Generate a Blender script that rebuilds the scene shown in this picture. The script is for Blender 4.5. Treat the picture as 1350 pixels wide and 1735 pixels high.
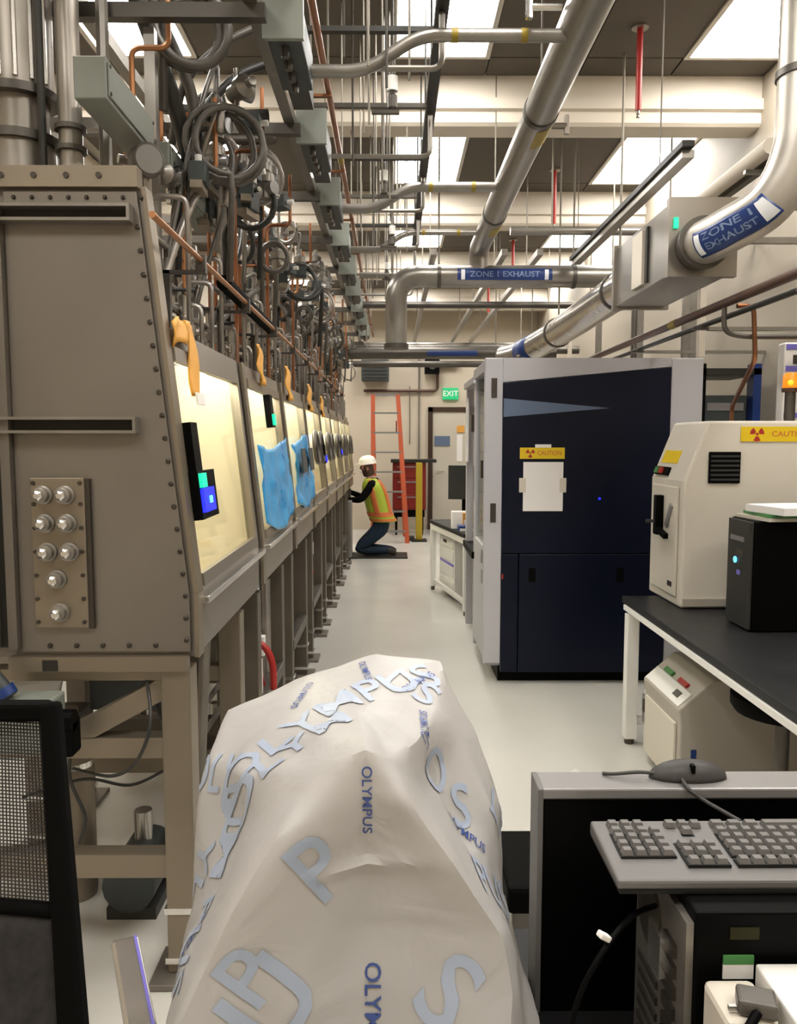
import bpy, bmesh, math, random
from mathutils import Vector, Matrix, noise
from mathutils.bvhtree import BVHTree

random.seed(7)
PI = math.pi
for o in list(bpy.data.objects):
    bpy.data.objects.remove(o)
SC = bpy.context.scene
COL = SC.collection

# ---------------------------------------------------------------- camera, world, exposure
cam_d = bpy.data.cameras.new('camera')
cam = bpy.data.objects.new('camera', cam_d)
COL.objects.link(cam)
F_PX = 1350.0
cam_d.sensor_fit = 'HORIZONTAL'
cam_d.sensor_width = 36.0
cam_d.lens = 36.0 * F_PX / 1350.0
cam_d.clip_start = 0.05
cam.location = (0, 0, 1.55)
cam.rotation_euler = (PI / 2 - math.atan(120 / F_PX), 0, -math.atan(10 / F_PX))
SC.camera = cam

world = bpy.data.worlds.new('world')
world.use_nodes = True
SC.world = world
world.node_tree.nodes['Background'].inputs[0].default_value = (0.9, 0.88, 0.85, 1)
world.node_tree.nodes['Background'].inputs[1].default_value = 0.05

SC.view_settings.view_transform = 'Standard'
SC.view_settings.look = 'None'
SC.view_settings.gamma = 1.0
SC.view_settings.use_curve_mapping = False
SC.view_settings.exposure = 0.0
LAMP = 23.0          # ceiling panel emission

# ---------------------------------------------------------------- materials
MATS = {}

def mat(name, col, rough=0.5, metal=0.0, var=0.0, scale=6.0, stretch=None, bump=0.0, emit=None, estr=0.0, trans=0.0, coat=0.0, col2=None):
    m = bpy.data.materials.new(name)
    m.use_nodes = True
    nt = m.node_tree
    b = nt.nodes['Principled BSDF']
    b.inputs['Base Color'].default_value = (*col, 1)
    b.inputs['Roughness'].default_value = rough
    b.inputs['Metallic'].default_value = metal
    if max(col) < 0.06 and not metal:
        b.inputs['Specular IOR Level'].default_value = 0.22 if max(col) > 0.008 else 0.06
    if coat:
        b.inputs['Coat Weight'].default_value = coat
    if trans:
        b.inputs['Transmission Weight'].default_value = trans
    if emit:
        b.inputs['Emission Color'].default_value = (*emit, 1)
        b.inputs['Emission Strength'].default_value = estr
    if var or bump or col2:
        tc = nt.nodes.new('ShaderNodeTexCoord')
        mp = nt.nodes.new('ShaderNodeMapping')
        mp.inputs['Scale'].default_value = stretch or (1, 1, 1)
        nz = nt.nodes.new('ShaderNodeTexNoise')
        nz.inputs['Scale'].default_value = scale
        nz.inputs['Detail'].default_value = 5
        nt.links.new(tc.outputs['Object'], mp.inputs[0])
        nt.links.new(mp.outputs[0], nz.inputs['Vector'])
        if var or col2:
            r = nt.nodes.new('ShaderNodeValToRGB')
            r.color_ramp.elements[0].position = 0.3
            r.color_ramp.elements[1].position = 0.72
            if col2:
                a, c = col, col2
            else:
                a = tuple(max(0, x * (1 - var)) for x in col)
                c = tuple(min(1, x * (1 + var)) for x in col)
            r.color_ramp.elements[0].color = (*a, 1)
            r.color_ramp.elements[1].color = (*c, 1)
            nt.links.new(nz.outputs['Fac'], r.inputs[0])
            nt.links.new(r.outputs[0], b.inputs['Base Color'])
            mr = nt.nodes.new('ShaderNodeMapRange')
            mr.inputs['To Min'].default_value = max(0.02, rough - 0.08)
            mr.inputs['To Max'].default_value = min(1, rough + 0.08)
            nt.links.new(nz.outputs['Fac'], mr.inputs['Value'])
            nt.links.new(mr.outputs[0], b.inputs['Roughness'])
        if bump:
            bp = nt.nodes.new('ShaderNodeBump')
            bp.inputs['Strength'].default_value = bump
            bp.inputs['Distance'].default_value = 0.01
            nt.links.new(nz.outputs['Fac'], bp.inputs['Height'])
            nt.links.new(bp.outputs[0], b.inputs['Normal'])
    MATS[name] = m
    return m

mat('floor', (0.56, 0.545, 0.50), 0.24, 0, 0.05, 1.2, bump=0.02)
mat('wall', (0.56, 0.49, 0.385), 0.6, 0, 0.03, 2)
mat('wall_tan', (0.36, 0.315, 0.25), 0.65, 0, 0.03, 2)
mat('beam', (0.62, 0.56, 0.47), 0.5, 0, 0.02, 2)
mat('tile', (0.085, 0.070, 0.052), 0.75, 0, 0.05, 3)
mat('grid', (0.50, 0.46, 0.40), 0.5)
mat('lamp', (1, 1, 1), 0.5, emit=(1.0, 0.965, 0.91), estr=LAMP)
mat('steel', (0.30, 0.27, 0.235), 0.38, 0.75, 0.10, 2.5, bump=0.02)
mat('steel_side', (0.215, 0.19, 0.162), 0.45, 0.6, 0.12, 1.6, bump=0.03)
mat('steel_bright', (0.42, 0.395, 0.36), 0.25, 0.9, 0.08, 9)
mat('steel_dark', (0.10, 0.09, 0.078), 0.42, 0.7, 0.15, 6)
mat('steel_tan', (0.25, 0.208, 0.155), 0.42, 0.6, 0.10, 3)
mat('galv', (0.27, 0.25, 0.222), 0.35, 0.7, 0.10, 7)
mat('alum', (0.74, 0.72, 0.69), 0.22, 0.9, 0.06, 12)
mat('bolt', (0.07, 0.06, 0.05), 0.4, 0.7)
mat('slot', (0.03, 0.027, 0.022), 0.6)
mat('copper', (0.27, 0.11, 0.05), 0.35, 0.8, 0.2, 8)
mat('copper_red', (0.40, 0.18, 0.075), 0.4, 0.6, 0.15, 10)
mat('brown_pipe', (0.085, 0.045, 0.03), 0.45, 0.4, 0.2, 9)
mat('hose_grey', (0.115, 0.105, 0.093), 0.45, 0.35, 0.12, 30)
mat('hose_dark', (0.028, 0.027, 0.024), 0.5, 0.1)
mat('hose_light', (0.36, 0.33, 0.30), 0.35, 0.7, 0.1, 20)
mat('box_green', (0.21, 0.225, 0.195), 0.45, 0, 0.05, 5)
mat('box_dark', (0.04, 0.048, 0.048), 0.5, 0.1, 0.1, 8)
mat('strut_black', (0.018, 0.016, 0.012), 0.5, 0.2)
mat('yellow_tape', (0.28, 0.20, 0.012), 0.5)
mat('yellow', (0.72, 0.50, 0.006), 0.45)
mat('yellow_paint', (0.40, 0.29, 0.010), 0.45)
mat('red_paint', (0.36, 0.018, 0.012), 0.45)
mat('red_cab', (0.17, 0.007, 0.003), 0.4)
mat('orange', (0.48, 0.085, 0.025), 0.5)
mat('orange_cloth', (0.62, 0.30, 0.045), 0.6, 0, 0.12, 12)
mat('blue_film', (0.008, 0.20, 0.52), 0.3, 0, 0, 11, bump=0.3, col2=(0.07, 0.42, 0.78))
mat('navy', (0.0016, 0.0036, 0.0145), 0.34, 0, 0.1, 2)
mat('navy_label', (0.010, 0.035, 0.16), 0.35)
mat('lavender', (0.46, 0.45, 0.475), 0.42, 0, 0.02, 3)
mat('stripe_blue', (0.10, 0.14, 0.225), 0.4)
mat('paper', (0.80, 0.77, 0.74), 0.7)
mat('white', (0.76, 0.74, 0.70), 0.5)
mat('print_white', (0.85, 0.87, 0.90), 0.6)
mat('beige', (0.62, 0.57, 0.485), 0.45, 0, 0.02, 3)
mat('beige_dark', (0.40, 0.365, 0.31), 0.5, 0, 0.03, 3)
mat('black', (0.002, 0.002, 0.0019), 0.45)
mat('black_matte', (0.0025, 0.0025, 0.0022), 0.7)
mat('benchtop', (0.018, 0.018, 0.019), 0.4, 0, 0.1, 5)
mat('screen', (0.0015, 0.0015, 0.0015), 0.3)
mat('dark_screen', (0.035, 0.035, 0.031), 0.4)
mat('mouse', (0.055, 0.052, 0.05), 0.4)
mat('duct_light', (0.50, 0.465, 0.41), 0.36, 0.55, 0.04, 4)
mat('stand_shaded', (0.135, 0.115, 0.09), 0.45, 0.55, 0.12, 4)  # shade under the boxes put into the steel colour of the farther stands
mat('label_text', (0.20, 0.27, 0.42), 0.5)
mat('key_grey', (0.135, 0.128, 0.123), 0.4)
mat('kb_body', (0.13, 0.124, 0.12), 0.42)
mat('kb_under', (0.012, 0.012, 0.011), 0.5)
mat('silver', (0.26, 0.25, 0.247), 0.35, 0.4)
mat('green_mark', (0.06, 0.22, 0.06), 0.5)
mat('fabric', (0.030, 0.0275, 0.0275), 0.8, 0, 0.3, 60)
mat('cover_print_pale', (0.37, 0.43, 0.545), 0.4)
mat('cover_print_dark', (0.045, 0.08, 0.27), 0.4)
mat('cream_inside', (0.77, 0.70, 0.555), 0.5, 0, 0.04, 3)
mat('vest', (0.34, 0.42, 0.03), 0.6)
mat('vest_orange', (0.55, 0.14, 0.035), 0.6)
mat('jeans', (0.010, 0.021, 0.036), 0.8, 0, 0.2, 30)
mat('sleeve', (0.004, 0.004, 0.004), 0.8)
mat('skin', (0.33, 0.17, 0.115), 0.55)
mat('helmet', (0.75, 0.72, 0.66), 0.35)
mat('boot', (0.03, 0.024, 0.018), 0.6)
mat('door', (0.50, 0.46, 0.38), 0.5, 0, 0.02, 3)
mat('door_frame', (0.05, 0.03, 0.02), 0.5)
mat('exit_green', (0.01, 0.25, 0.09), 0.5, emit=(0.01, 0.45, 0.16), estr=0.8)
mat('led_green', (0.02, 0.6, 0.3), 0.4, emit=(0.0, 0.9, 0.40), estr=1.0)
mat('led_blue', (0.02, 0.02, 0.8), 0.4, emit=(0.01, 0.02, 1.0), estr=1.6)
mat('led_cyan', (0.1, 0.5, 0.9), 0.4, emit=(0.1, 0.55, 1.0), estr=2.5)
mat('led_amber', (0.9, 0.3, 0.02), 0.4, emit=(1.0, 0.28, 0.01), estr=2.2)
mat('amber_dome', (0.7, 0.2, 0.01), 0.25, emit=(1.0, 0.24, 0.01), estr=0.7)
mat('box_lamp', (1, 1, 1), 0.5, emit=(1.0, 0.91, 0.70), estr=80.0)
mat('purple', (0.18, 0.15, 0.55), 0.4)
mat('rod', (0.23, 0.205, 0.165), 0.6, 0.2)
mat('rod_dark', (0.06, 0.052, 0.042), 0.6, 0.2)
mat('olive', (0.022, 0.020, 0.004), 0.6)

def glass_mat():
    m = bpy.data.materials.new('window_glass')
    m.use_nodes = True
    nt = m.node_tree
    out = nt.nodes['Material Output']
    nt.nodes.remove(nt.nodes['Principled BSDF'])
    tr = nt.nodes.new('ShaderNodeBsdfTransparent')
    tr.inputs[0].default_value = (0.93, 0.95, 0.92, 1)
    gl = nt.nodes.new('ShaderNodeBsdfGlossy')
    gl.inputs['Roughness'].default_value = 0.04
    lw = nt.nodes.new('ShaderNodeLayerWeight')
    lw.inputs['Blend'].default_value = 0.5
    pw = nt.nodes.new('ShaderNodeMath')
    pw.operation = 'POWER'
    pw.inputs[1].default_value = 5.0
    nt.links.new(lw.outputs['Facing'], pw.inputs[0])
    fr = nt.nodes.new('ShaderNodeMath')
    fr.operation = 'MULTIPLY_ADD'
    fr.inputs[1].default_value = 0.45
    fr.inputs[2].default_value = 0.03
    nt.links.new(pw.outputs[0], fr.inputs[0])
    mx = nt.nodes.new('ShaderNodeMixShader')
    nt.links.new(fr.outputs[0], mx.inputs[0])
    nt.links.new(tr.outputs[0], mx.inputs[1])
    nt.links.new(gl.outputs[0], mx.inputs[2])
    nt.links.new(mx.outputs[0], out.inputs[0])
    MATS['glass'] = m
glass_mat()

def cover_mat():
    m = bpy.data.materials.new('dust_cover')
    m.use_nodes = True
    nt = m.node_tree
    out = nt.nodes['Material Output']
    b = nt.nodes['Principled BSDF']
    b.inputs['Base Color'].default_value = (0.595, 0.58, 0.57, 1)
    b.inputs['Roughness'].default_value = 0.38
    tl = nt.nodes.new('ShaderNodeBsdfTranslucent')
    tl.inputs[0].default_value = (0.82, 0.78, 0.72, 1)
    mx = nt.nodes.new('ShaderNodeMixShader')
    mx.inputs[0].default_value = 0.32
    tc = nt.nodes.new('ShaderNodeTexCoord')
    nz = nt.nodes.new('ShaderNodeTexNoise')
    nz.inputs['Scale'].default_value = 9
    nz.inputs['Detail'].default_value = 3
    nz.inputs['Distortion'].default_value = 1.2
    bp = nt.nodes.new('ShaderNodeBump')
    bp.inputs['Strength'].default_value = 0.25
    bp.inputs['Distance'].default_value = 0.02
    nt.links.new(tc.outputs['Object'], nz.inputs['Vector'])
    nt.links.new(nz.outputs['Fac'], bp.inputs['Height'])
    nt.links.new(bp.outputs[0], b.inputs['Normal'])
    nt.links.new(b.outputs[0], mx.inputs[1])
    nt.links.new(tl.outputs[0], mx.inputs[2])
    nt.links.new(mx.outputs[0], out.inputs[0])
    MATS['cover'] = m
cover_mat()

# ---------------------------------------------------------------- mesh helpers
def V(*a):
    return Vector(a)

def frames(pts, closed=False):
    n = len(pts)
    tans = []
    for i in range(n):
        if closed:
            t = pts[(i + 1) % n] - pts[i - 1]
        else:
            t = pts[min(i + 1, n - 1)] - pts[max(i - 1, 0)]
        if t.length < 1e-9:
            t = Vector((0, 0, 1))
        tans.append(t.normalized())
    up = Vector((0, 0, 1)) if abs(tans[0].z) < 0.9 else Vector((1, 0, 0))
    u = tans[0].cross(up).normalized()
    res = []
    for i in range(n):
        t = tans[i]
        u = (u - t * u.dot(t))
        if u.length < 1e-6:
            u = t.orthogonal()
        u.normalize()
        res.append((u, t.cross(u)))
    return res

def smooth_path(pts, n=6, closed=False):
    P = [Vector(p) for p in pts]
    out = []
    m = len(P)
    rng = range(m) if closed else range(m - 1)
    for i in rng:
        if closed:
            a, b, c, d = P[i - 1], P[i], P[(i + 1) % m], P[(i + 2) % m]
        else:
            a, b, c, d = P[max(i - 1, 0)], P[i], P[i + 1], P[min(i + 2, m - 1)]
        for k in range(n):
            t = k / n
            out.append(0.5 * ((2 * b) + (c - a) * t + (2 * a - 5 * b + 4 * c - d) * t * t + (3 * b - a - 3 * c + d) * t ** 3))
    if not closed:
        out.append(P[-1].copy())
    return out

def elbow_path(pts, r=0.1, n=6):
    P = [Vector(p) for p in pts]
    out = [P[0]]
    for i in range(1, len(P) - 1):
        a, b, c = P[i - 1], P[i], P[i + 1]
        d1 = (a - b); d2 = (c - b)
        q = min(r, d1.length * 0.48, d2.length * 0.48)
        s = b + d1.normalized() * q
        e = b + d2.normalized() * q
        for k in range(n + 1):
            t = k / n
            out.append(s * (1 - t) ** 2 + b * 2 * t * (1 - t) + e * t * t)
    out.append(P[-1])
    return out

class MB:
    def __init__(self):
        self.v = []
        self.f = []

    def add(self, vs, fs):
        o = len(self.v)
        self.v += [Vector(x) for x in vs]
        self.f += [tuple(i + o for i in f) for f in fs]
        return self

    def box(self, c, s, M=None):
        x, y, z = s[0] / 2, s[1] / 2, s[2] / 2
        vs = [Vector((a, b, d)) for a in (-x, x) for b in (-y, y) for d in (-z, z)]
        if M is not None:
            vs = [M @ q for q in vs]
        c = Vector(c)
        vs = [q + c for q in vs]
        return self.add(vs, [(0, 1, 3, 2), (4, 6, 7, 5), (0, 4, 5, 1), (2, 3, 7, 6), (0, 2, 6, 4), (1, 5, 7, 3)])

    def bb(self, x0, x1, y0, y1, z0, z1):
        return self.box(((x0 + x1) / 2, (y0 + y1) / 2, (z0 + z1) / 2), (abs(x1 - x0), abs(y1 - y0), abs(z1 - z0)))

    def bar(self, a, b, w, h=None):
        """rectangular bar between two points"""
        a, b = Vector(a), Vector(b)
        d = b - a
        h = h or w
        t = d.normalized()
        up = Vector((0, 0, 1)) if abs(t.z) < 0.95 else Vector((0, 1, 0))
        u = t.cross(up).normalized()
        n = u.cross(t)
        vs = []
        for p in (a, b):
            for su, sn in ((-1, -1), (1, -1), (1, 1), (-1, 1)):
                vs.append(p + u * su * w / 2 + n * sn * h / 2)
        return self.add(vs, [(3, 2, 1, 0), (4, 5, 6, 7), (0, 1, 5, 4), (1, 2, 6, 5), (2, 3, 7, 6), (3, 0, 4, 7)])

    def tube(self, pts, r, seg=8, closed=False, cap=True):
        P = [Vector(p) for p in pts]
        fr = frames(P, closed)
        n = len(P)
        vs = []
        for i, p in enumerate(P):
            u, w = fr[i]
            rr = r[i] if isinstance(r, (list, tuple)) else r
            for k in range(seg):
                a = 2 * PI * k / seg
                vs.append(p + u * math.cos(a) * rr + w * math.sin(a) * rr)
        fs = []
        for i in range(n if closed else n - 1):
            j = (i + 1) % n
            for k in range(seg):
                l = (k + 1) % seg
                fs.append((i * seg + k, i * seg + l, j * seg + l, j * seg + k))
        if cap and not closed:
            fs.append(tuple(range(seg - 1, -1, -1)))
            fs.append(tuple((n - 1) * seg + k for k in range(seg)))
        return self.add(vs, fs)

    def cyl(self, a, b, r, seg=14, r2=None):
        return self.tube([a, b], [r, r if r2 is None else r2], seg)

    def lathe(self, c, axis, prof, seg=18):
        """prof: list of (radius, along axis)"""
        c = Vector(c)
        t = Vector(axis).normalized()
        u = t.orthogonal().normalized()
        w = t.cross(u)
        vs = []
        for r, h in prof:
            for k in range(seg):
                a = 2 * PI * k / seg
                vs.append(c + t * h + (u * math.cos(a) + w * math.sin(a)) * r)
        fs = []
        for i in range(len(prof) - 1):
            for k in range(seg):
                l = (k + 1) % seg
                fs.append((i * seg + k, i * seg + l, (i + 1) * seg + l, (i + 1) * seg + k))
        fs.append(tuple(range(seg - 1, -1, -1)))
        fs.append(tuple((len(prof) - 1) * seg + k for k in range(seg)))
        return self.add(vs, fs)

    def prism(self, poly, a0, a1, plane='XZ'):
        """extrude a 2-D polygon: XZ along Y, YZ along X, XY along Z"""
        n = len(poly)
        mk = {'XZ': lambda p, d: (p[0], d, p[1]), 'YZ': lambda p, d: (d, p[0], p[1]), 'XY': lambda p, d: (p[0], p[1], d)}[plane]
        vs = [mk(p, a0) for p in poly] + [mk(p, a1) for p in poly]
        fs = [tuple(range(n)), tuple(range(2 * n - 1, n - 1, -1))]
        for i in range(n):
            j = (i + 1) % n
            fs.append((i, i + n, j + n, j))
        return self.add(vs, fs)

    def sphere(self, c, r, seg=14, rings=8, s=(1, 1, 1)):
        vs = []
        fs = []
        c = Vector(c)
        for i in range(rings + 1):
            th = PI * i / rings
            for k in range(seg):
                a = 2 * PI * k / seg
                vs.append(c + Vector((math.sin(th) * math.cos(a) * r * s[0], math.sin(th) * math.sin(a) * r * s[1], math.cos(th) * r * s[2])))
        for i in range(rings):
            for k in range(seg):
                l = (k + 1) % seg
                fs.append((i * seg + k, (i + 1) * seg + k, (i + 1) * seg + l, i * seg + l))
        return self.add(vs, fs)

    def sheet(self, grid, th):
        """grid[i][j] of points; solid sheet with thickness th"""
        R, C = len(grid), len(grid[0])
        g = [[Vector(p) for p in row] for row in grid]
        vs = []
        for side in (0, 1):
            for i in range(R):
                for j in range(C):
                    du = g[min(i + 1, R - 1)][j] - g[max(i - 1, 0)][j]
                    dv = g[i][min(j + 1, C - 1)] - g[i][max(j - 1, 0)]
                    n = du.cross(dv)
                    n = n.normalized() if n.length > 1e-9 else Vector((0, 0, 1))
                    vs.append(g[i][j] + n * (th / 2 if side else -th / 2))
        o = R * C
        fs = []
        ix = lambda i, j: i * C + j
        for i in range(R - 1):
            for j in range(C - 1):
                q = (ix(i, j), ix(i, j + 1), ix(i + 1, j + 1), ix(i + 1, j))
                fs.append(q)
                fs.append(tuple(a + o for a in reversed(q)))
        for i in range(R - 1):
            for j in (0, C - 1):
                fs.append((ix(i, j), ix(i + 1, j), ix(i + 1, j) + o, ix(i, j) + o))
        for j in range(C - 1):
            for i in (0, R - 1):
                fs.append((ix(i, j), ix(i, j + 1), ix(i, j + 1) + o, ix(i, j) + o))
        return self.add(vs, fs)

    def build(self, name, material, parent=None, smooth=False, bev=0.0, local=False, kind=None):
        me = bpy.data.meshes.new(name)
        org = Vector((0, 0, 0))
        if not local:
            if parent is not None:
                org = world_loc(parent)
            else:
                xs = [v.x for v in self.v]; ys = [v.y for v in self.v]; zs = [v.z for v in self.v]
                org = Vector(((min(xs) + max(xs)) / 2, (min(ys) + max(ys)) / 2, min(zs)))
        me.from_pydata([tuple(v - org) for v in self.v], [], self.f)
        bm = bmesh.new(); bm.from_mesh(me)
        bmesh.ops.recalc_face_normals(bm, faces=bm.faces)
        bm.to_mesh(me); bm.free()
        me.materials.append(MATS[material])
        o = bpy.data.objects.new(name, me)
        COL.objects.link(o)
        if parent is not None:
            o.parent = parent
        elif not local:
            o.location = org
        if smooth:
            for p in me.polygons:
                p.use_smooth = True
            if smooth == 'auto':
                for e in me.edges:
                    pass
                me.set_sharp_from_angle(angle=math.radians(40))
        if bev:
            md = o.modifiers.new('bevel', 'BEVEL')
            md.width = bev
            md.segments = 2
            md.limit_method = 'ANGLE'
        if kind:
            o['kind'] = kind
        return o

def world_loc(o):
    p = Vector((0, 0, 0))
    while o is not None:
        p += o.location
        o = o.parent
    return p

def tag(o, label=None, cat=None, group=None, kind=None):
    if label: o['label'] = label
    if cat: o['category'] = cat
    if group: o['group'] = group
    if kind: o['kind'] = kind
    return o

def thing(name, label, cat, loc=(0, 0, 0), group=None, rz=0):
    o = bpy.data.objects.new(name, None)
    COL.objects.link(o)
    o.location = loc
    o.rotation_euler = (0, 0, rz)
    o.empty_display_size = 0.05
    return tag(o, label, cat, group)

def copy_tree(o, parent=None):
    c = o.copy()
    COL.objects.link(c)
    c.parent = parent
    for ch in list(o.children):
        copy_tree(ch, c)
    return c

FONT_CACHE = {}
def text_mb(txt, size, bold=False):
    """flat text in the XY plane centred on the origin, as an MB with subdivided triangles"""
    cu = bpy.data.curves.new('tmp_text', 'FONT')
    cu.body = txt
    cu.size = size
    cu.align_x = 'CENTER'
    cu.align_y = 'CENTER'
    cu.resolution_u = 3
    if bold:
        cu.offset = size * 0.012
    ob = bpy.data.objects.new('tmp_text', cu)
    COL.objects.link(ob)
    dg = bpy.context.evaluated_depsgraph_get()
    me = bpy.data.meshes.new_from_object(ob.evaluated_get(dg))
    mb = MB()
    mb.add([v.co.copy() for v in me.vertices], [tuple(p.vertices) for p in me.polygons])
    bpy.data.objects.remove(ob)
    bpy.data.curves.remove(cu)
    bpy.data.meshes.remove(me)
    return mb

def place_text(txt, size, origin, right, up, name, material, parent, bold=False, width=None, wrap=None):
    mb = text_mb(txt, size, bold)
    r = Vector(right).normalized(); u = Vector(up).normalized(); o = Vector(origin)
    if width:
        xs = [v.x for v in mb.v]
        k = width / max(1e-6, max(xs) - min(xs))
        for v in mb.v: v.x *= k
    if wrap:
        mb.v = [wrap(v.x, v.y) for v in mb.v]
    else:
        mb.v = [o + r * v.x + u * v.y for v in mb.v]
    return mb.build(name, material, parent)

def struct(o, label=None):
    o['kind'] = 'structure'
    if label: o['label'] = label
    return o

# ---------------------------------------------------------------- room shell
XL, XR, YF, YB, ZC = -2.6, 2.5, 14.0, -2.4, 4.0
struct(MB().bb(XL - .1, XR + .1, YB - .1, YF + .1, -.12, 0).build('floor', 'floor'), 'smooth grey epoxy floor of the lab aisle')
struct(MB().bb(XL - .1, XR + .1, YF, YF + .1, 0, ZC).build('wall_back', 'wall'), 'beige end wall with the exit door')
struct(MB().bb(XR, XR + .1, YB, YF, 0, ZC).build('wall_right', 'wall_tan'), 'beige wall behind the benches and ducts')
struct(MB().bb(XL - .1, XL, YB, YF, 0, ZC).build('wall_left', 'wall'), 'beige wall behind the glovebox line')
struct(MB().bb(XL - .1, XR + .1, YB - .1, YB, 0, ZC).build('wall_front', 'wall'), 'beige wall behind the camera')

ceil = struct(MB().bb(XL - .1, XR + .1, YB - .1, YF + .1, ZC + .03, ZC + .12).build('ceiling', 'grid'), 'panelled lab ceiling between white beams')
PITCH = 0.623
beam_ys = [0.60 + 2.5 * k for k in range(-1, 6)]
cols = range(-4, 4)
lamp_cols = (-3, 0, 3)
lampproto = None
nlamp = 0
for bi, by in enumerate(beam_ys):
    y0 = by + 0.24
    y1 = by + 2.5
    if y0 > YF: break
    # beam
    prof = [(by, ZC + .03), (by, 3.86), (by - .03, 3.85), (by - .03, 3.78), (by, 3.77), (by, 3.70), (by + .02, 3.68), (by + .22, 3.68), (by + .24, 3.70), (by + .24, ZC + .03)]
    struct(MB().prism(prof, XL, XR, 'YZ').build('trim_%d' % (bi + 1), 'beam'), 'cream ceiling beam spanning the room, number %s from the end wall' % ['seven', 'six', 'five', 'four', 'three', 'two', 'one'][bi])
    for c in cols:
        xa, xb = c * PITCH, (c + 1) * PITCH
        for seg, (ya, yb) in enumerate(((y0, y0 + .78), (y0 + .78, y0 + 2.0), (y0 + 2.0, y1))):
            yb = min(yb, YF)
            if ya >= yb - .05: continue
            if seg == 1 and c in lamp_cols and yb - ya > 1.1:
                L = thing('ceiling_light', 'recessed white light panel %s, in ceiling bay %s' % ({-3: 'over the glovebox backs', 0: 'over the aisle', 3: 'along the right wall'}[c], ['above the camera', 'just past the camera', 'above the end plate', 'above the dark blue cabinet', 'above the far desk', 'above the kneeling worker', 'by the end wall'][bi]), 'ceiling light', (xa + PITCH / 2, (ya + yb) / 2, ZC - .02), 'recessed ceiling light panels')
                fr = MB()
                for (p0, p1, q0, q1) in ((xa, xb, ya, ya + .03), (xa, xb, yb - .03, yb), (xa, xa + .03, ya + .03, yb - .03), (xb - .03, xb, ya + .03, yb - .03)):
                    fr.bb(p0, p1, q0, q1, ZC - .012, ZC + .03)
                fr.build('frame', 'grid', L)
                MB().bb(xa + .03, xb - .03, ya + .03, yb - .03, ZC - .006, ZC + .02).build('diffuser', 'lamp', L)
                nlamp += 1
            else:
                MB().bb(xa + .006, xb - .006, ya + .006, yb - .006, ZC, ZC + .03).build('ceiling_panel', 'tile', ceil)

# back-wall door and trims
dr = struct(MB().bb(0.70, 1.62, YF - .035, YF - .005, 0.01, 2.06).build('door_1', 'door'), 'beige exit door in a dark frame on the end wall')
fr = MB()
fr.bb(.62, .70, YF - .06, YF, 0, 2.14).bb(1.62, 1.70, YF - .06, YF, 0, 2.14).bb(.62, 1.70, YF - .06, YF, 2.06, 2.14)
fr.build('door_frame', 'door_frame', dr)
MB().bb(.73, 1.0, YF - .05, YF - .035, 1.47, 1.64).build('door_sign', 'stripe_blue', dr)
MB().bb(1.12, 1.25, YF - .05, YF - .035, 1.70, 1.82).build('notice', 'orange_cloth', dr)
MB().bb(1.12, 1.22, YF - .05, YF - .035, 1.2, 1.66).build('vision_panel', 'white', dr)
hb = MB().cyl((.78, YF - .10, 1.02), (.78, YF - .035, 1.02), .014).cyl((.78, YF - .10, 1.02), (.90, YF - .10, 1.02), .012)
hb.build('handle', 'steel_bright', dr)
ex = thing('exit_sign', 'green illuminated exit sign above the far door', 'exit sign', (1.0, YF - .06, 2.27))
MB().bb(.87, 1.14, YF - .06, YF - .001, 2.27, 2.47).build('housing', 'exit_green', ex, bev=.006)
place_text('EXIT', .13, (1.005, YF - .0625, 2.37), (1, 0, 0), (0, 0, 1), 'lettering', 'print_white', ex, True)
for i, (x, w, z0, z1) in enumerate(((.46, .03, 0, 3.0), (.30, .02, 1.5, 2.5))):
    tag(MB().tube([(x, YF - .03, z0), (x, YF - .03, z1)], w / 2, 8).build('wall_conduit', 'galv', smooth='auto'), ['thin grey conduit running up the far wall from floor', 'short brown conduit on far wall'][i], 'conduit')
tag(MB().tube(elbow_path([(-.5, YF - .06, 2.42), (.78, YF - .06, 2.42), (.78, YF - .06, 2.95)], .08), .025, 8).build('wall_pipe', 'brown_pipe', smooth='auto'), 'brown pipe running across the far wall above the ladder', 'pipe')
uh = thing('unit_heater', 'dark green box unit high on the far wall', 'heater', (-.3, YF - .3, 2.55))
MB().bb(-.53, -.06, YF - .32, YF - .02, 2.58, 2.93).build('casing', 'box_dark', uh, bev=.01)
for k in range(5):
    MB().bb(-.50, -.09, YF - .33, YF - .32, 2.61 + k * .06, 2.64 + k * .06).build('louvre', 'strut_black', uh)
wc = thing('wall_camera', 'black camera unit with arm on the far wall', 'camera', (.7, YF - .3, 2.72))
MB().bb(.55, .80, YF - .30, YF - .06, 2.70, 2.94).build('body', 'black', wc, bev=.01)
MB().cyl((.68, YF - .33, 2.82), (.68, YF - .30, 2.82), .06).build('lens', 'hose_dark', wc)
MB().bb(.80, 1.15, YF - .12, YF - .06, 2.82, 2.88).build('arm', 'strut_black', wc)

# =================================================================================================
# LEFT: glovebox line
# =================================================================================================
ZB, ZS, ZT = 0.95, 1.13, 2.22          # underside, sill, top of the end plate
ZTB = 1.87                             # top of the boxes behind the end plate
XF, XT, XBK = -0.55, -0.665, -1.40     # front at sill, front at top, back

def front_x(z):
    if z <= ZS: return XF
    return XF + (XT - XF) * (z - ZS) / (ZT - ZS)

def on_front(y, z, off=0.0):
    n = Vector((ZT - ZS, 0, XF - XT)).normalized()
    return Vector((front_x(z), y, z)) + n * off

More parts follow.
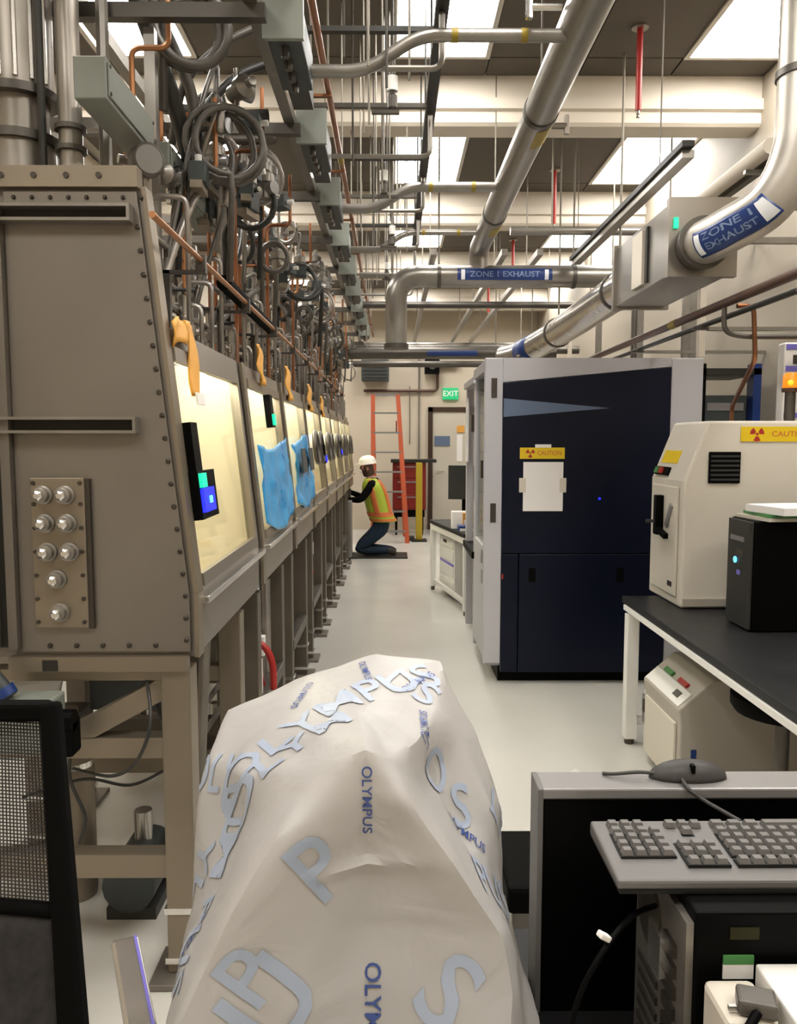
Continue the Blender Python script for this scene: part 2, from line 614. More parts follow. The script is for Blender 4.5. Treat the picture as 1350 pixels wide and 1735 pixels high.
ORD = ['first', 'second', 'third', 'fourth', 'fifth', 'sixth', 'seventh', 'eighth']
bays = []
y = 2.19
BW = 1.12
for k in range(8):
    bays.append((y, y + BW - .06))
    y += BW
bay_note = ['nearest, with bolted end plate and feedthroughs', 'second along the line', 'third along the line', 'fourth along the line', 'fifth along the line', 'sixth along the line', 'seventh along the line', 'last before the end wall']
bay_name = ['with bolted end plate and round feedthroughs', 'behind the near blue film', 'behind the far blue film', 'fourth from the bolted end plate', 'fifth from the bolted end plate', 'sixth from the bolted end plate', 'seventh from the bolted end plate', 'at the far end beside the kneeling worker']

def quad_front(mb, y0, y1, z0, z1, th, off=0.0):
    """slab lying on the sloped front"""
    a = [on_front(y0, z0, off), on_front(y1, z0, off), on_front(y1, z1, off), on_front(y0, z1, off)]
    b = [on_front(y0, z0, off + th), on_front(y1, z0, off + th), on_front(y1, z1, off + th), on_front(y0, z1, off + th)]
    mb.add(a + b, [(0, 1, 2, 3), (7, 6, 5, 4), (0, 4, 5, 1), (1, 5, 6, 2), (2, 6, 7, 3), (3, 7, 4, 0)])

for k, (y0, y1) in enumerate(bays):
    G = thing('glovebox', 'stainless glovebox with sloping window ' + bay_name[k], 'glovebox', ((XF + XBK) / 2, (y0 + y1) / 2, ZB), 'gloveboxes in the line')
    XTB = front_x(ZTB)
    prof_out = [(XF, ZB), (XF, ZS), (XTB, ZTB), (XBK, ZTB), (XBK, ZB)]
    e = MB()
    e.prism(prof_out if k else [(XF, ZB), (XF, ZS), (XT, ZT), (XBK, ZT), (XBK, ZB)], y0, y0 + .02)
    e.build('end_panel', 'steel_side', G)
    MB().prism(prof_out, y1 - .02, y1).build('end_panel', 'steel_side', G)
    MB().bb(XBK, XBK + .015, y0 + .02, y1 - .02, ZB, ZTB).build('back_panel', 'cream_inside', G)
    MB().bb(XBK + .015, XTB - .02, y0 + .02, y1 - .02, ZTB - .015, ZTB).build('top_panel', 'steel', G)
    MB().bb(XBK + .015, XF - .02, y0 + .02, y1 - .02, ZB, ZB + .015).build('floor_panel', 'steel', G)
    # front frame
    ff = MB()
    zs0, zs1 = ZS + .035, ZTB - .09
    quad_front(ff, y0 + .02, y1 - .02, zs1, ZTB, .02, -.02)
    quad_front(ff, y0 + .02, y1 - .02, ZS, zs0, .02, -.02)
    quad_front(ff, y0 + .02, y0 + .035, zs0, zs1, .02, -.02)
    quad_front(ff, y1 - .12, y1 - .02, zs0, zs1, .02, -.02)
    ff.bb(XF - .02, XF, y0 + .02, y1 - .02, ZB, ZS)
    ff.build('front_panel', 'steel', G)
    wf = MB()
    quad_front(wf, y0 + .052, y1 - .10, zs1 - .01, zs1 + .03, .018, 0)
    quad_front(wf, y0 + .052, y1 - .10, zs0 - .025, zs0 + .01, .018, 0)
    quad_front(wf, y1 - .135, y1 - .10, zs0 + .01, zs1 - .01, .018, 0)
    w = wf.build('window_frame', 'steel_tan' if k % 2 else 'steel', G)
    pb = MB()
    quad_front(pb, y0 + .035, y1 - .12, zs0, zs1, .008, -.016)
    pb.build('pane', 'glass', w)
    lm = MB().tube([(XTB - .10, y0 + .10, ZTB - .045), (XTB - .10, y1 - .10, ZTB - .045)], .016, 8)
    lm.build('interior_lamp', 'box_lamp', G)
    inn = [(XF - .035, ZB + .02), (XF - .035, ZS + .02), (XTB - .035, ZTB - .02), (XBK + .02, ZTB - .02), (XBK + .02, ZB + .02)]
    MB().prism(inn, y1 - .026, y1 - .021).build('inner_liner', 'cream_inside', G)
    MB().prism(inn, y0 + .021, y0 + .026).build('inner_liner', 'cream_inside', G)
    MB().bb(XBK + .02, XF - .03, y0 + .03, y1 - .03, ZB + .0155, ZB + .02).build('inner_floor', 'cream_inside', G)
    # sill ledge
    MB().bb(XF - .005, XF + .035, y0 + .03, y1 - .03, ZS - .035, ZS - .015).build('sill_ledge', 'alum', G, bev=.003)
    # interior shelf and two glove ports on the window
    MB().bb(XBK + .05, XBK + .30, y0 + .05, y1 - .05, 1.52, 1.535).build('inner_shelf', 'cream_inside', G)
    if k > 2:
        for q in (0.33, 0.70):
            c = on_front(y0 + (y1 - y0) * q, 1.50, 0.0)
            n = Vector((ZT - ZS, 0, XF - XT)).normalized()
            gp = MB().tube([c + n * .03 + Vector((0, math.cos(a) * .11, 0)) + Vector((XT - XF, 0, ZT - ZS)).normalized() * math.sin(a) * .11 for a in [2 * PI * i / 20 for i in range(20)]], .018, 8, closed=True)
            p = gp.build('glove_port', 'steel_dark', G, smooth=True)
            MB().lathe(c - n * .02, n, [(.10, 0), (.10, .035), (.06, .05), (.0, .055)], 16).build('port_cover', 'white' if k > 2 else 'box_dark', p, smooth='auto')
    # bolts along the end plate edge of the near box, flange on the sloped edge
    fl = MB()
    quad_front(fl, y0 - .012, y0 + .05, ZS, ZTB if k else ZT, .012, 0.0)
    fl.bb(XF, XF + .012, y0 - .012, y0 + .05, ZB, ZS)
    fl.build('edge_flange', 'steel_tan', G)
    if k == 0:
        def bolt(x, z, r=.0075):
            MB().lathe((x, y0 - .012, z), (0, -1, 0), [(r, -.012), (r, .004), (r * .6, .007)], 6).build('bolt', 'bolt', G)
        # cover plate in front of the end panel
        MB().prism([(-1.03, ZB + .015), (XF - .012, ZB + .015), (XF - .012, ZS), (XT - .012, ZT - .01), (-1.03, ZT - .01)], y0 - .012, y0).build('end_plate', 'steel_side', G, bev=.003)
        for i in range(19):
            z = 1.0 + i * .062
            bolt(front_x(z) - .022, z)
        for i in range(5):
            bolt(-.99 + i * .073 * 1.0 + .04, ZB + .035)
        for i in range(8):
            bolt(-1.0 + i * .048, ZT - .028, .006)
        # C-channel stiffeners
        for z in (2.145, 1.593):
            cn = MB()
            cn.bb(-1.09, -.685, y0 - .052, y0 - .012, z + .014, z + .022)
            cn.bb(-1.09, -.685, y0 - .052, y0 - .012, z - .022, z - .014)
            cn.bb(-.693, -.685, y0 - .052, y0 - .012, z - .014, z + .014)
            st = cn.build('stiffener_channel', 'galv', G)
            MB().bb(-1.085, -.693, y0 - .018, y0 - .0125, z - .014, z + .014).build('channel_web', 'slot', st)
        # vertical channel on the left edge
        vc = MB()
        vc.bb(-1.055, -1.03, y0 - .035, y0, ZB + .03, ZT - .06).bb(-1.10, -1.085, y0 - .045, y0, ZB + .03, ZT - .06)
        vch = vc.build('edge_channel', 'steel_side', G)
        MB().bb(-1.085, -1.055, y0 - .012, y0 - .001, ZB + .03, ZT - .06).build('channel_web', 'slot', vch)
        # lower flange
        MB().bb(-1.06, XF - .02, y0 - .03, y0 + .01, ZB - .035, ZB + .006).build('lower_flange', 'steel_tan', G)
        MB().bb(-.965, -.925, y0 - .034, y0 - .03, ZB - .032, ZB - .002).build('sight_hole', 'slot', G)
        # feedthrough plate
        fp = MB().bb(-.982, -.835, y0 - .030, y0 - .012, 1.038, 1.452).build('feedthrough_plate', 'steel_tan', G, bev=.003)
        MB().bb(-.834, -.822, y0 - .026, y0 - .012, 1.035, 1.448).build('plate_edge', 'bolt', G)
        for z in (1.055, 1.12, 1.185, 1.25, 1.315, 1.38, 1.437):
            for x in (-.972, -.846):
                MB().lathe((x, y0 - .030, z), (0, -1, 0), [(.006, -.004), (.006, .004)], 6).build('plate_bolt', 'bolt', fp)
        for (x, z) in ((-.945, 1.405), (-.885, 1.405), (-.942, 1.328), (-.882, 1.328), (-.938, 1.25), (-.878, 1.25), (-.915, 1.175), (-.91, 1.083)):
            c = MB().lathe((x, y0 - .030, z), (0, -1, 0), [(.026, -.002), (.026, .008), (.021, .010), (.021, .028), (.017, .030)], 16).build('feedthrough', 'galv', G, smooth='auto')
            MB().lathe((x, y0 - .060, z), (0, -1, 0), [(.014, 0), (.014, .012), (.008, .018)], 6).build('cap_nut', 'alum', c)

    # stand
    S = thing('glovebox_stand', 'steel tube stand under the glovebox ' + bay_name[k], 'stand', ((XF + XBK) / 2, (y0 + y1) / 2, 0), 'glovebox stands')
    lw = .082
    stm = 'stand_shaded' if k else 'steel_tan'
    for (lx, ly) in ((XF - lw / 2 - .016, y0 + .01), (XF - lw / 2 - .016, y1 - .32), (XBK + .06, y0 + .01), (XBK + .06, y1 - .32)):
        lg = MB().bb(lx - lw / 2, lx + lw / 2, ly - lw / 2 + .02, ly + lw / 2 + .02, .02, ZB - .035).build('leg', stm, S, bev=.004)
        for z in (.05, .20):
            MB().bb(lx - lw / 2 - .006, lx + lw / 2 + .006, ly - lw / 2 + .014, ly + lw / 2 + .026, z, z + .018).build('leveling_sleeve', 'alum', lg)
        MB().bb(lx - .085, lx + .085, ly - .075, ly + .105, 0.0, .02).build('foot_plate', 'steel_side', lg, bev=.003)
    xa, xb = XBK + .06, XF - lw / 2
    ya, yb = y0 + .03, y1 - .30
    for yy in (ya, yb):
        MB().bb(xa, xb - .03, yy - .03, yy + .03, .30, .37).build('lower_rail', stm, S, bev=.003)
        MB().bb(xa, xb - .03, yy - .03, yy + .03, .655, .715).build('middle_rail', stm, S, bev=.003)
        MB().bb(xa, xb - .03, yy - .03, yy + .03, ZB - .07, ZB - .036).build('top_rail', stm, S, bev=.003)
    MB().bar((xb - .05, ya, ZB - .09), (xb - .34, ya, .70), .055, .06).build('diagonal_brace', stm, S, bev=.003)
    MB().bb(xb - .03, xb + .03, ya, yb, .36, .42).build('side_rail', 'steel_dark', S, bev=.003)

# device with lights in the first window
D = thing('status_light', 'black status lamp with green and blue lights in the first glovebox window', 'lamp', (-.60, 2.42, 1.35))
def fbox(name, mt, ya, yb, za, zb, off, th, parent):
    m = MB(); quad_front(m, ya, yb, za, zb, th, off); return m.build(name, mt, parent)
fbox('bar', 'black', 2.245, 2.32, 1.44, 1.60, .004, .03, D)
fbox('housing', 'black', 2.235, 2.44, 1.325, 1.462, .004, .035, D)
fbox('green_lens', 'led_green', 2.240, 2.295, 1.415, 1.455, .039, .01, D)
bl = fbox('blue_lens', 'led_blue', 2.240, 2.37, 1.345, 1.412, .039, .01, D)
fbox('bright_spot', 'led_cyan', 2.300, 2.325, 1.368, 1.388, .049, .003, bl)

# orange strip of cloth hanging over the top of first window
g = []
for i in range(15):
    t = i / 14
    row = []
    for j in range(7):
        u = j / 6
        yy = 2.37 + u * .10 + .004 * math.sin(5 * t + 2 * u)
        z = 1.90 - t * .22
        p = on_front(yy, z, .022 + .006 * math.sin(6 * t + 5 * u))
        row.append(p)
    g.append(row)
OC = thing('orange_strap', 'orange cloth strip hanging over the first glovebox window', 'strap', (-.62, 2.48, 1.66))
MB().sheet(g, .005).build('hanging_end', 'orange_cloth', OC, smooth=True)
g = []
for i in range(10):
    t = i / 9
    g.append([on_front(2.23 + t * .15, 1.875 + .035 * t - .07 * u + .01 * math.sin(5 * t), .022 + .006 * math.sin(6 * t + 4 * u)) for u in [j / 4 for j in range(5)]])
MB().sheet(g, .005).build('folded_end', 'orange_cloth', OC, smooth=True)
fbox('tape_end', 'paper', 2.37, 2.465, 1.655, 1.69, .028, .006, OC)
# smaller orange straps further along
for i, (yy, z0, z1, w) in enumerate(((3.62, 1.80, 1.98, .10), (4.55, 1.78, 1.97, .16), (5.7, 1.76, 1.95, .2), (6.7, 1.75, 1.92, .16))):
    g = [[on_front(yy + u * w, z1 - t * (z1 - z0), .03 + .01 * math.sin(9 * t + 6 * u)) for u in [j / 4 for j in range(5)]] for t in [q / 8 for q in range(9)]]
    tag(MB().sheet(g, .005).build('orange_strap', 'orange_cloth', smooth=True), 'short orange strap on a farther glovebox window', 'strap', 'short orange straps on the far windows')

# blue protective film on second, third windows
def film(yA, yB, zTop, dip, label):
    g = []
    R, Cc = 22, 16
    for i in range(R):
        t = i / (R - 1)
        row = []
        for j in range(Cc):
            u = j / (Cc - 1)
            yy = yA + (yB - yA) * u
            zt = zTop + .03 * math.sin(4 * u + yA)
            zb = 1.20 - dip * math.sin(PI * u)
            z = zt + (zb - zt) * t
            off = .022 + .018 * noise.noise(Vector((yy * 9, z * 7, 1.3))) + .012 * math.sin(17 * u + 5 * t) + .012 * noise.noise(Vector((yy * 25, z * 18, 4.1)))
            row.append(on_front(yy, max(z, ZS), max(off, .022)))
        g.append(row)
    return tag(MB().sheet(g, .003).build('blue_film', 'blue_film', smooth=True), label, 'plastic film', 'blue films over the glovebox windows')
film(3.38, 4.30, 1.54, .07, 'crumpled bright blue film over the second glovebox window')
f2 = film(4.50, 5.40, 1.56, .06, 'bright blue film with two dark squares over the third glovebox window')
for ya in (4.62, 5.02):
    m = MB(); quad_front(m, ya, ya + .22, 1.36, 1.50, .006, .058)
    m.build('dark_square', 'box_dark', f2)

# indicator lights on farther windows
for i, (yy, z, mt, cl) in enumerate(((3.75, 1.66, 'led_green', 'green'), (6.4, 1.42, 'led_blue', 'blue'), (8.4, 1.45, 'led_blue', 'blue'))):
    L = thing('indicator_lamp', ['small green indicator lamp above the blue film', 'blue indicator lamp on the fourth glovebox window', 'blue indicator lamp on a far glovebox window'][i], 'lamp', on_front(yy, z, .02))
    fbox('housing', 'black', yy - .04, yy + .04, z - .05, z + .10, .018, .03, L)
    fbox('lens', mt, yy - .03, yy + .03, z - .04, z + .01, .048, .008, L)

# ---- equipment on top of the boxes: manifold, valves, tubes, frames
def valve_proto():
    Vv = thing('valve', 'small stainless valve with bar handle on top of the glovebox line', 'valve', (0, 0, 0), 'small valves on the gloveboxes')
    MB().lathe((0, 0, 0), (0, 0, 1), [(.016, 0), (.016, .05), (.024, .055), (.024, .09), (.016, .095), (.016, .16), (.010, .165)], 10).build('body', 'steel_bright', Vv, smooth='auto', local=True)
    MB().tube([(-.035, 0, .18), (.035, 0, .18)], .007, 6).build('handle', 'hose_dark', Vv, local=True)
    MB().cyl((0, 0, .16), (0, 0, .185), .006, 6).build('stem', 'bolt', Vv, local=True)
    MB().tube([(0, -.05, .07), (0, .05, .07)], .012, 8).build('cross_tube', 'steel', Vv, local=True)
    return Vv
vp = valve_proto()
first = True
for k, (y0, y1) in enumerate(bays[:7]):
    for q in range(5):
        o = vp if first else copy_tree(vp)
        first = False
        o.location = (XT - .03 - .03 * (q % 2), y0 + .14 + q * .19, ZTB + .001)
        o.rotation_euler = (0, 0, random.uniform(-1, 1))
        tag(o, 'small stainless bar-handle valve on the %s glovebox from the end plate' % ORD[k], None, 'valves on the %s glovebox' % ORD[k])

def can_proto():
    c = thing('filter_canister', 'upright steel filter canister on top of the glovebox line', 'filter', (0, 0, 0), 'filter canisters on the gloveboxes')
    MB().lathe((0, 0, 0), (0, 0, 1), [(.075, 0), (.075, .015), (.06, .02), (.06, .26), (.075, .265), (.075, .285), (.03, .30), (.03, .36)], 18).build('body', 'steel', c, smooth='auto', local=True)
    MB().lathe((0, 0, .12), (0, 0, 1), [(.062, 0), (.062, .03)], 18).build('band', 'alum', c, smooth='auto', local=True)
    return c
cp = can_proto()
first = True
for k, (y0, y1) in enumerate(bays):
    for (dx, q) in ((-.28, .3), (-.45, .75)):
        if k == 0 and q < .5: continue
        o = cp if first else copy_tree(cp)
        first = False
        o.location = (XT + dx, y0 + q * (y1 - y0), ZTB + .001)
        s = random.uniform(1.2, 1.9); o.scale = (1, 1, s)
        tag(o, 'upright steel filter canister on the %s glovebox, %s the aisle edge' % (ORD[k], 'close to' if q < .5 else 'set back from'), None, 'filter canisters on the gloveboxes')

# front copper line along the top edge of the line
CL = thing('copper_line', 'orange copper tube running along the glovebox top edge', 'pipe', (-.56, 6.0, 2.08))
MB().tube([(-.585, 2.0, 2.10), (-.585, 4.0, 2.10), (-.585, 9.8, 2.10)], .0085, 8).build('tube', 'copper_red', CL, smooth='auto')
for q in range(10):
    yy = 2.5 + q * .75
    MB().bb(-.60, -.57, yy - .012, yy + .012, 2.07, 2.115).bb(-.70, -.57, yy - .01, yy + .01, 2.06, 2.0705).bb(-.70, -.68, yy - .01, yy + .01, ZTB, 2.0705).build('clamp_post', 'steel_dark', CL)
for i, (x, z, mt, r) in enumerate(((-.72, 1.985, 'steel_bright', .014), (-.80, 2.10, 'galv', .018), (-.76, 2.20, 'hose_light', .011))):
    MF = thing('manifold_tube', ['bright steel manifold tube low above the glovebox tops', 'grey manifold tube behind the copper line', 'slim pale manifold tube above the copper line'][i], 'pipe', (x, 6, z))
    MB().tube([(x, 2.26, z), (x, 10.9, z)], r, 10).build('tube', mt, MF, smooth='auto')
    for q in range(8):
        yy = 2.75 + q * 1.05
        MB().bb(x - .008, x + .008, yy - .008, yy + .008, ZTB, z).build('post', 'steel_dark', MF)
# black sleeve
tag(MB().tube([(-.63, 3.05, 2.14), (-.63, 4.2, 2.13)], .03, 10).build('pipe_sleeve', 'black_matte', smooth='auto'), 'black foam sleeve lying behind the copper line', 'insulation')

# small white tubes in front of the manifold (vertical jumper tubes)
def jumper(y, h, label='thin polished jumper tube bending over the glovebox front'):
    x0 = XT + .02
    p = elbow_path([(x0 - .12, y, ZTB + .002), (x0 - .12, y, ZTB + h), (x0 - .01, y + .02, ZTB + h), (x0 - .01, y + .02, ZTB + .002)], .03, 4)
    return tag(MB().tube(p, .009, 6).build('jumper_tube', 'hose_light', smooth=True), label, 'tube', 'jumper tubes over the glovebox fronts')
for k, (y0, y1) in enumerate(bays):
    for q in range(6):
        if k == 0 and q < 2: continue
        tag(jumper(y0 + .08 + q * .165, random.uniform(.10, .46)), 'thin polished jumper tube over the %s glovebox front' % ORD[k], None, 'jumper tubes on the %s glovebox' % ORD[k])

# steel boxes / fittings hanging at front, first bay
def panelbox(name, label, x0, x1, y0, y1, z0, z1, mt, cat='junction box', group=None, lidmat=None):
    B = thing(name, label, cat, ((x0 + x1) / 2, (y0 + y1) / 2, z0), group)
    MB().bb(x0, x1, y0, y1, z0, z1).build('body', mt, B, bev=.004)
    MB().bb(x1, x1 + .006, y0 + .012, y1 - .012, z0 + .012, z1 - .012).build('lid', lidmat or mt, B, bev=.002)
    for yy in (y0 + .02, y1 - .02):
        for zz in (z0 + .02, z1 - .02):
            MB().lathe((x1 + .006, yy, zz), (1, 0, 0), [(.005, 0), (.005, .003)], 6).build('screw', 'bolt', B)
    return B
panelbox('junction_box', 'pale green wireway box above the bolted end plate', -.842, -.756, 2.20, 2.62, 2.452, 2.562, 'box_green')
panelbox('junction_box', 'pale green wireway box behind the round gauge', -.842, -.756, 2.80, 3.52, 2.44, 2.56, 'box_green')
GA = thing('gauge', 'round grey pressure gauge between the green wireway boxes', 'gauge', (-.735, 2.5, 2.33))
n = Vector((.55, -.8, -.1)).normalized()
MB().lathe((-.735, 2.47, 2.385), n, [(.046, -.03), (.05, -.02), (.05, .02), (.044, .026)], 24).build('case', 'hose_grey', GA, smooth='auto')
MB().lathe(Vector((-.735, 2.47, 2.385)) + n * .027, n, [(.040, 0), (.040, .001)], 24).build('dial', 'silver', GA)
MB().cyl((-.735, 2.48, 2.385), (-.75, 2.52, ZTB), .012, 8).build('stem', 'steel', GA)

# exhaust stack on the near box
ST = thing('exhaust_stack', 'thick ribbed steel exhaust stack on the first glovebox', 'exhaust stack', (-1.12, 2.5, ZTB))
MB().cyl((-1.12, 2.5, ZTB + .001), (-1.12, 2.5, ZT), .095, 24).build('base_pipe', 'steel', ST, smooth='auto')
MB().lathe((-1.12, 2.5, ZT + .001), (0, 0, 1), [(.10, 0), (.10, .22), (.085, .225), (.085, .34), (.10, .345), (.10, 1.3)], 28).build('pipe', 'steel', ST, smooth='auto')
for z in (2.43, 2.56):
    MB().lathe((-1.12, 2.5, z), (0, 0, 1), [(.115, 0), (.115, .025)], 28).build('flange', 'steel_dark', ST, smooth='auto')
for a in range(7):
    t = PI * (1.05 + a * .14)
    MB().cyl((-1.12 + .10 * math.cos(t), 2.5 + .10 * math.sin(t), 2.60), (-1.12 + .10 * math.cos(t), 2.5 + .10 * math.sin(t), 3.5), .008, 6).build('rib', 'steel_bright', ST)
MB().bb(-1.17, -1.14, 2.395, 2.401, 2.45, 2.47).build('yellow_tag', 'yellow_tape', ST)
ST2 = thing('vent_pipe', 'slim steel vent pipe with clamps beside the thick stack', 'pipe', (-.95, 2.45, ZTB))
MB().cyl((-.95, 2.45, ZTB + .001), (-.95, 2.45, 3.5), .034, 16).build('pipe', 'steel', ST2, smooth='auto')
for z in (2.40, 2.46):
    MB().lathe((-.95, 2.45, z), (0, 0, 1), [(.045, 0), (.045, .014)], 16).build('clamp', 'steel_dark', ST2, smooth='auto')
MB().lathe((-.95, 2.45, ZT + .001), (0, 0, 1), [(.05, 0), (.05, .06), (.036, .065)], 12).build('base_fitting', 'box_dark', ST2, smooth='auto')
tag(MB().tube([(-1.02, 2.42, ZTB), (-1.02, 2.42, 3.5)], .012, 8).build('conduit', 'strut_black', smooth='auto'), 'black conduit between the stack and the vent pipe', 'conduit')
tag(MB().tube([(-.90, 2.6, ZTB), (-.90, 2.6, 3.6)], .02, 8).build('conduit', 'galv', smooth='auto'), 'grey conduit rising behind the wireway box', 'conduit')

# flange row on top plate of near box
tr = MB().bb(-1.25, XT - .005, 2.165, 2.21, ZT - .004, ZT + .05).build('top_flange', 'steel_tan')
tr.name = 'flange_angle'
tag(tr, 'drilled steel angle along the top of the end plate', 'bracket')
for i in range(5):
    MB().lathe((-1.11 + i * .085, 2.165, ZT + .025), (0, -1, 0), [(.008, -.002), (.008, .004)], 8).build('bolt_hole', 'bolt', tr)

# ---- overhead frame: struts, cable tray, boxes
FRM = thing('overhead_frame', 'grey strut frame hung above the glovebox line', 'pipe rack', (-.9, 6.0, 2.9))
for x, w in ((-.445, .045), (-1.0, .04), (-1.6, .04)):
    MB().bb(x - w / 2, x + w / 2, 1.2, 11.5, 2.92, 2.965).build('rail', 'galv', FRM)
for i in range(11):
    yy = 1.7 + i * .95
    MB().bb(-1.65, -.40, yy - .02, yy + .02, 2.875, 2.92).build('cross_bar', 'steel_dark', FRM)
    for x in (-.445, -1.6):
        MB().cyl((x, yy, 2.965), (x, yy, ZC), .006, 6).build('hanger_rod', 'rod', FRM)
for k, (y0, y1) in enumerate(bays):
    MB().bb(XBK + .02, XBK + .065, y0, y0 + .045, ZTB, 2.875).build('upright', 'galv', FRM)
    MB().bb(-.80, -.765, y0 + .50, y0 + .535, ZTB, 2.875).build('upright', 'galv', FRM)
    MB().bb(-1.36, -.79, y0 + .50, y0 + .535, 2.56, 2.595).build('tie_bar', 'galv', FRM)

for i in range(9):
    yy = 2.75 + i * .92
    B = thing('terminal_box', 'dark slate terminal box with pale end plate, %s along the overhead rail' % (ORD + ['ninth'])[i], 'terminal box', (-.35, yy, 2.86), 'terminal boxes on the overhead rail')
    MB().bb(-.415, -.30, yy, yy + .40, 2.87, 3.0).build('body', 'box_dark', B, bev=.006)
    MB().bb(-.425, -.29, yy - .02, yy, 2.86, 3.01).build('end_plate', 'box_green', B)
    MB().bb(-.40, -.32, yy + .44, yy + .62, 2.89, 2.97).build('gland_block', 'hose_dark', B)
    for q in range(4):
        MB().cyl((-.36, yy + .06 + q * .09, 2.87), (-.36, yy + .06 + q * .09, 2.835), .014, 8).build('cable_gland', 'steel_dark', B)

# overhead copper pipe
CP = thing('copper_pipe', 'brown copper pipe running high along the aisle', 'pipe', (-.285, 6, 3.1))
MB().tube([(-.285, 1.0, 3.10), (-.285, 12, 3.10)], .015, 10).build('pipe', 'copper', CP, smooth='auto')
for i in range(9):
    yy = 2.7 + i * 1.0
    MB().cyl((-.285, yy, 3.115), (-.285, yy, ZC), .005, 6).build('hanger_rod', 'rod', CP)
    MB().bb(-.45, -.27, yy - .01, yy + .01, 3.075, 3.087).build('bracket', 'copper', CP)
for yy in (4.5, 6.6):
    MB().tube([(-.285, yy, 3.10), (-.285, yy + .10, 3.10)], .018, 10).build('yellow_band', 'yellow_tape', CP)
# vertical copper drops
def drop(x, y, z0, z1, mt, r, label, group='copper drops to the gloveboxes'):
    return tag(MB().tube(elbow_path([(x, y, z0), (x, y, z1), (x + .12, y, z1), (x + .12, y, z1 + .25)], .03, 4), r, 6).build('copper_drop', mt, smooth='auto'), label, 'pipe', group)
for k, (y0, y1) in enumerate(bays):
    for q in range(5):
        drop(random.uniform(-.95, -.64), y0 + (.5 + q * .12 if k == 0 else .10 + q * .2), ZTB, random.uniform(2.5, 2.85), random.choice(['copper', 'copper_red', 'steel_bright', 'copper']), .009, 'thin copper drop tube rising from the %s glovebox' % ORD[k], 'drop tubes on the %s glovebox' % ORD[k])

# hoses: coils
def coil(name, c, R, turns, r, mt, tilt, label, group='coiled hoses above the gloveboxes', pitch=.02):
    c = Vector(c)
    M = Matrix.Rotation(tilt[1], 3, 'Z') @ Matrix.Rotation(tilt[0], 3, 'X')
    pts = []
    n = int(turns * 20)
    for i in range(n + 1):
        a = 2 * PI * i / 20 + 1.0
        rr = R * (1 + .10 * math.sin(a * .37 + c.y * 3) + .05 * math.sin(a * 1.7))
        pts.append(c + M @ Vector((math.cos(a) * rr, math.sin(a) * rr, pitch * i / 20 - pitch * turns / 2)))
    # tail hanging down to the box
    pts.append(pts[-1] + Vector((0, .02, -.06)))
    pts.append(Vector((pts[-1].x - .02, pts[-1].y + .03, max(ZTB, pts[-1].z - .3))))
    return tag(MB().tube(pts, r, 7).build(name, mt, smooth=True), label, 'hose', group)
coil('hose_coil', (-.68, 2.80, 2.92), .12, 2.2, .018, 'hose_grey', (PI / 2, .2), 'large grey hose loop at the top of the strut frame')
coil('hose_coil', (-.595, 2.95, 2.60), .125, 3.6, .012, 'hose_grey', (PI / 2, .35), 'grey hose coiled several turns in front of the strut frame', pitch=.035)
coil('hose_coil', (-.60, 3.5, 2.56), .10, 2.4, .012, 'hose_dark', (PI / 2, -.2), 'black hose coil under the larger grey coil')
gen = ['hose_grey', 'hose_dark', 'hose_light', 'hose_grey']
for k, (y0, y1) in enumerate(bays):
    for q in range(6):
        if k == 0 and q < 3: continue
        mt = random.choice(gen)
        nm = {'hose_grey': 'grey', 'hose_dark': 'black', 'hose_light': 'silver'}[mt]
        coil('hose_coil', (random.uniform(-.85, -.56), y0 + .08 + q * .18, random.uniform(2.45, 2.82)), random.uniform(.05, .12), random.choice([1.3, 1.8, 2.5]), random.uniform(.008, .014), mt, (PI / 2 + random.uniform(-.4, .4), random.uniform(-.9, .9)), nm + ' hose looped above the %s glovebox from the end plate' % ORD[k], nm + ' hose loops above the %s glovebox' % ORD[k])
# arched hoses from frame to boxes
def arch(p, q, h, r, mt, label, group):
    p = Vector(p); q = Vector(q)
    m = (p + q) / 2 + Vector((random.uniform(-.05, .08), 0, h))
    pts = smooth_path([p, p + Vector((0, 0, h * .7)), m, q + Vector((0, 0, h * .5)), q], 6)
    return tag(MB().tube(pts, r, 7).build('flexible_hose', mt, smooth=True), label, 'hose', group)
for k, (y0, y1) in enumerate(bays):
    for q in range(5):
        mt = random.choice(gen)
        nm = {'hose_grey': 'grey', 'hose_dark': 'black', 'hose_light': 'silver'}[mt]
        a = (random.uniform(-.95, -.66), y0 + random.uniform(.45 if k == 0 else .05, 1), ZTB + .01)
        b = (random.uniform(-.95, -.60), y0 + random.uniform(.6 if k == 0 else .2, 1.1), random.uniform(2.2, 2.86))
        arch(a, b, random.uniform(.12, .30), random.uniform(.008, .016), mt, nm + ' flexible hose arching over the top of the %s glovebox' % ORD[k], nm + ' arching hoses on the %s glovebox' % ORD[k])
